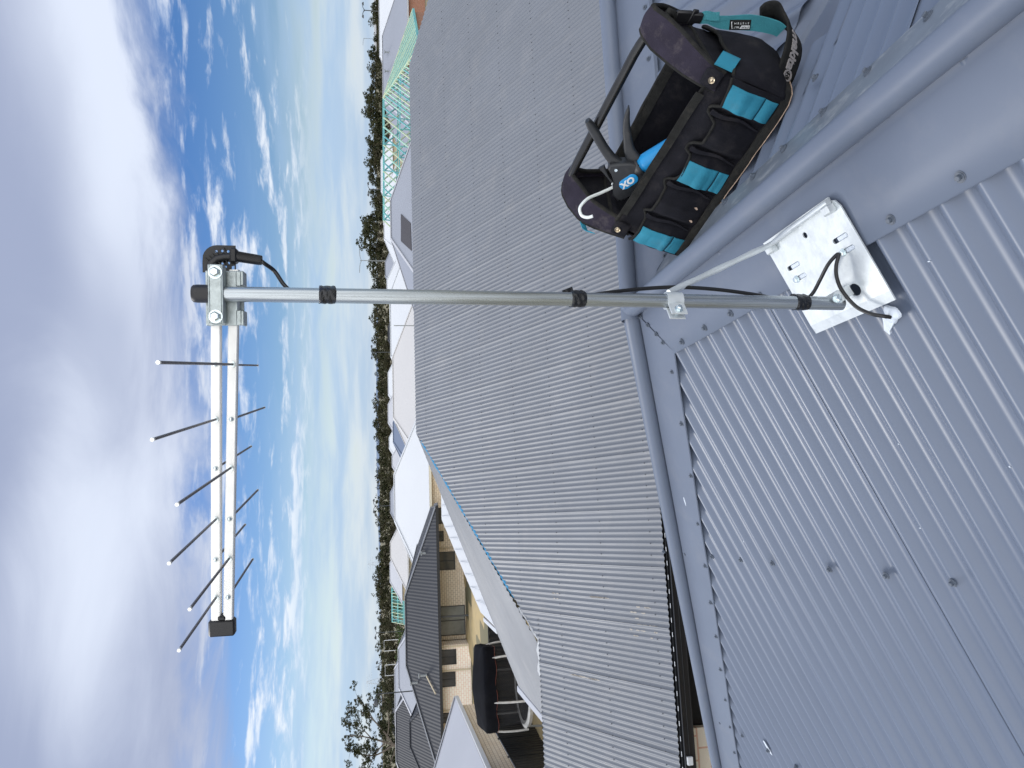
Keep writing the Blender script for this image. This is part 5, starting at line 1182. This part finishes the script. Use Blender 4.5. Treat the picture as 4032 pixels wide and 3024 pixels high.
for i, (x, zt) in enumerate(tops):
    k = (i*7+3) % 3 if (x, zt) not in special else (0 if x > 100 else 1)
    pr = protos[k]; hgt = zt-GZ; s = hgt/10
    o = pr if k not in used else copy_tree(pr)
    used.add(k)
    y = 250+rnd.uniform(-7, 7); wd_ = s*rnd.uniform(.85, 1.15) if zt < 3.9 else s*1.0
    o.location = (x*y/250, y, GZ); o.rotation_euler = (0, 0, rnd.uniform(0, 6.28)); o.scale = (wd_, wd_, s*.99)
    lb = special.get((x, zt)) or ('dark gum tree in the skyline row right of the mast' if x > 76 else ('olive gum tree in the skyline row left of the mast' if x < 62 else 'gum tree in the skyline row half behind the mast'))
    tag(o, lb, 'tree', 'trees along the skyline')
for i in range(46):
    x = -60+i*5.6+rnd.uniform(-2, 2); o = protos[3] if i == 0 else copy_tree(protos[3]); y = 228+rnd.uniform(-9, 9); s = rnd.uniform(.36, .55)
    o.location = (x*y/250, y, GZ); o.rotation_euler = (0, 0, rnd.uniform(0, 6.28)); o.scale = (s*1.5, s*1.5, s); tag(o, 'brownish scrub tree in the low row before the skyline gums', 'tree', 'scrub trees before the gums')
bm_ = MB()
for i in range(3400):
    x = rnd.uniform(-75, 210); y = rnd.uniform(236, 262); zc_ = GZ+rnd.uniform(.5, 6.5+.8*math.sin(x*.21)+.6*math.sin(x*.53))*(1 if x < 160 else .8)
    crown(bm_, (x, y, zc_), (2.2, 1.5, .9), 1, 13, .34, 0)
o = bm_.build('bushland', [M['leafb'], M['leafg']]); o['kind'] = 'stuff'; tag(o, 'low brown and olive scrub filling the bush beneath the skyline trees', 'bush')
gp = tree_proto(5, 3.4, 'shrub', [M['leafl'], M['leafg']], 'green_bush'); first = True
for (x, y, s, lb) in ((-14.5, 165, 1.0, 'bright green bush beside the small far teal lattice'), (-18.5, 168, 1.05, 'bright green bush behind the small far teal lattice'), (-23.0, 160, .95, 'bright green bush above the grey vented roof'), (-27.5, 158, 1.0, 'bright green bush left of the grey vented roof'), (-31.5, 150, .95, 'bright green bush right of the big gum trunk'), (37.5, 205, .75, 'bright green bush close by the mast at the foot of the scrub'), (-9.0, 190, .8, 'bright green bush above the far pale stone roof'), (5.5, 120, .55, 'small dark bush by the left end of the white ridge'), (12.0, 97, .5, 'small dark bush between the slate blue and white roofs'), (16.5, 118, .5, 'small dark bush behind the pale stone ridge')):
    o = gp if first else copy_tree(gp); first = False; o.location = (x, y, GZ); o.scale = (s, s, s*.95); o.rotation_euler = (0, 0, x); tag(o, lb, 'bush', 'green bushes among the far roofs')
# the big sparse gum at the left
bt = empty('gum_tree', (-31.5, 110, GZ), 0, 'big sparse gum with bare limbs rising above the roofs at the far left', 'tree')
tm_ = MB(); cm = MB()
trunk = [V(-31.2, 110, GZ-.2), V(-31.0, 110, -4.0), V(-30.6, 110, -1.8)]; tm_.tube(trunk, [.34, .28, .24], 9)
def limb(pts, r0, r1, leaf=True, sz=.13):
    P_ = smooth([tuple(p) for p in pts], 4); k = len(P_); tm_.tube(P_, [r0+(r1-r0)*i/(k-1) for i in range(k)], 6)
    for q in range(13):
        i = int(k*rnd.uniform(.30, .99)); b = P_[min(i, k-1)]; e = b+V(rnd.gauss(0, .9), rnd.gauss(0, .8), rnd.uniform(-.1, 1.0)); tm_.tube([b, (b+e)/2+V(0, 0, .08), e], [r1*.9, r1*.6, .012], 4)
        if leaf and rnd.random() < .86: crown(cm, e, (.7, .6, .5), 13, 18, sz*.72, 0)
B0 = trunk[-1]
limb([B0, (-29.8, 110, .2), (-29.0, 109.6, 2.4), (-28.7, 109.8, 4.7)], .17, .035); limb([B0, (-28.6, 110, -.4), (-26.6, 110.4, 1.6), (-25.2, 110.3, 4.1)], .16, .035); limb([(-27.3, 110.2, .8), (-25.6, 110, 1.8), (-24.0, 109.6, 3.1)], .09, .03)
limb([B0, (-31.6, 110, .4), (-31.4, 109.7, 2.2), (-30.6, 110, 3.9)], .15, .035); limb([(-30.2, 110, -.6), (-31.8, 110.2, .9), (-33.4, 109.6, 1.6)], .11, .03); limb([(-31, 110, -2.2), (-33, 110, -1.2), (-34.6, 110.5, -.4)], .11, .03); limb([(-29.4, 109.8, 1.2), (-28.0, 109.4, 2.4), (-27.3, 109.6, 3.8)], .08, .025)
limb([(-30.0, 110, -.9), (-27.6, 110, -1.2), (-25.6, 110, -.9), (-24.0, 110.3, -.3)], .1, .03)
for c in ((-27.5, 111, -2.0), (-29.5, 111, -1.6), (-25.5, 111.5, -2.2), (-31.8, 111, -2.2), (-33.6, 111, -2.4), (-23.8, 111, -2.6), (-28.6, 110.8, -.4)): crown(cm, c, (1.5, .9, .85), 34, 18, .12, .1)
par(tm_.build('trunk', M['bark'], None, True), bt); par(cm.build('crown', [M['leafd'], M['leafg']]), bt)
# ------------------------------------------------------------------ lamps, poles and pylons
def lamp(x, y, zt, arms, label, r=.07, m_='poledark', zb=GZ, head=True, arm=1.0, name='street_lamp', group='street lamps beyond the roofs'):
    t = empty(name, (x, y, zb), 0, label, 'street lamp' if name == 'street_lamp' else 'pole', group)
    mb = MB(); mb.tube([(x, y, zb), (x, y, zt-.2)], [r*1.4, r], 7); par(mb.build('pole', M[m_], None, True), t)
    for s in arms:
        mb = MB(); mb.tube(smooth([(x, y, zt-.5), (x+s*arm*.35, y, zt-.12), (x+s*arm, y, zt)], 4), r*.75, 6); par(mb.build('arm', M[m_], None, True), t)
        if head: mb = MB(); mb.grid([[V(x+s*arm+rr*math.cos(2*math.pi*j/10), y+rr*math.sin(2*math.pi*j/10), zt+dz) for j in range(10)] for rr, dz in ((.05, .12), (.22, .05), (.36, -.22), (.30, -.26))], True); par(mb.build('lamp_head', M[m_], None, True), t)
lamp(104.6, 140, 2.2, (-1, 1), 'dark twin headed street lamp at the right edge above the roofs', r=.09, arm=1.5)
lamp(69.5, 150, 1.5, (-1, 1), 'dark twin headed street lamp above the left end of the teal frame', r=.08, arm=1.3)
lamp(67.8, 190, 4.2, (-1, 1), 'pale tall T armed pole standing clear above the trees right of the mast', r=.10, m_='pole', head=False, arm=3.4)
lamp(38.4, 170, 1.2, (-1, 1), 'thin twin armed lamp above the stone roof ridge', r=.08, arm=1.4)
lamp(2.9, 160, .95, (-1, 1), 'dark twin headed street lamp above the white roof', r=.08, arm=1.2)
lamp(-16.2, 75, .45, (-1,), 'slim black street lamp in front of the big gum', r=.05, arm=.8, m_='poledark')
lamp(-21.3, 150, .8, (-1, 1), 'thin black lamp above the grey vented roof', r=.06, arm=.9)
lamp(182.2, 260, 4.0, (-1,), 'thin pale single armed light pole at far right', r=.08, m_='pole', head=False, arm=3.0)
lamp(19.1, 250, .5, (-1, 1), 'pair armed pale pole among the skyline trees left of the mast', r=.10, m_='pole', head=False, arm=1.4)
lamp(12.65, 48, -.95, (), 'slim white aerial pole before the white roof left of the mast', r=.03, m_='pole', head=False, name='aerial_pole', group=None)
for (x, y, zt, lb) in ((-33, 200, -1.2, 'short white goal post left of the far lattice'), (-39, 200, -1.4, 'short white goal post between the bushes and the big gum')):
    t = empty('goal_post', (x, y, GZ), 0, lb, 'goal post'); mb = MB(); mb.tube([(x, y, GZ), (x, y, zt), (x+2.6, y, zt), (x+2.6, y, GZ)], .09, 6); par(mb.build('post', M['whroof'], None), t)
def pylon(x, y, zt, w, label):
    t = empty('pylon', (x, y, GZ), 0, label, 'pylon', 'pylons on the horizon'); mb = MB(); H = zt-GZ
    q = lambda s, f: V(x+s[0]*w*(1-f*.85), y+s[1]*w*(1-f*.85), GZ+H*f)
    for s in ((-1, -1), (1, -1), (1, 1), (-1, 1)): mb.tube([q(s, 0), q(s, 1)], .22, 4)
    for k in range(7):
        for s, s2 in (((-1, -1), (1, -1)), ((1, -1), (-1, -1))): mb.tube([q(s, k/7), q(s2, (k+1)/7)], .14, 4)
    for f, l in ((.72, 2.4), (.84, 2.0), (.95, 1.5)): mb.tube([V(x-w*l, y, GZ+H*f), V(x+w*l, y, GZ+H*f)], .18, 4)
    par(mb.build('lattice', M['pylon'], None), t)
pylon(-181, 900, 15, 4.2, 'pale lattice pylon on the horizon beside the big gum'); pylon(-50.4, 900, 12, 3.6, 'pale lattice pylon on the horizon above the far pale stone roof')
t = empty('overpass', (216, 300, GZ), 0, 'pale concrete overpass wall on the horizon at the far right', 'overpass'); mb = MB(); mb.box((203, 300, -1.25), (260, 301, -.35)); par(mb.build('parapet', M['ltroof']), t); mb = MB(); mb.box((203, 300.2, GZ), (260, 306, -1.25)); par(mb.build('abutment', M['leafb']), t)
#--PART5--
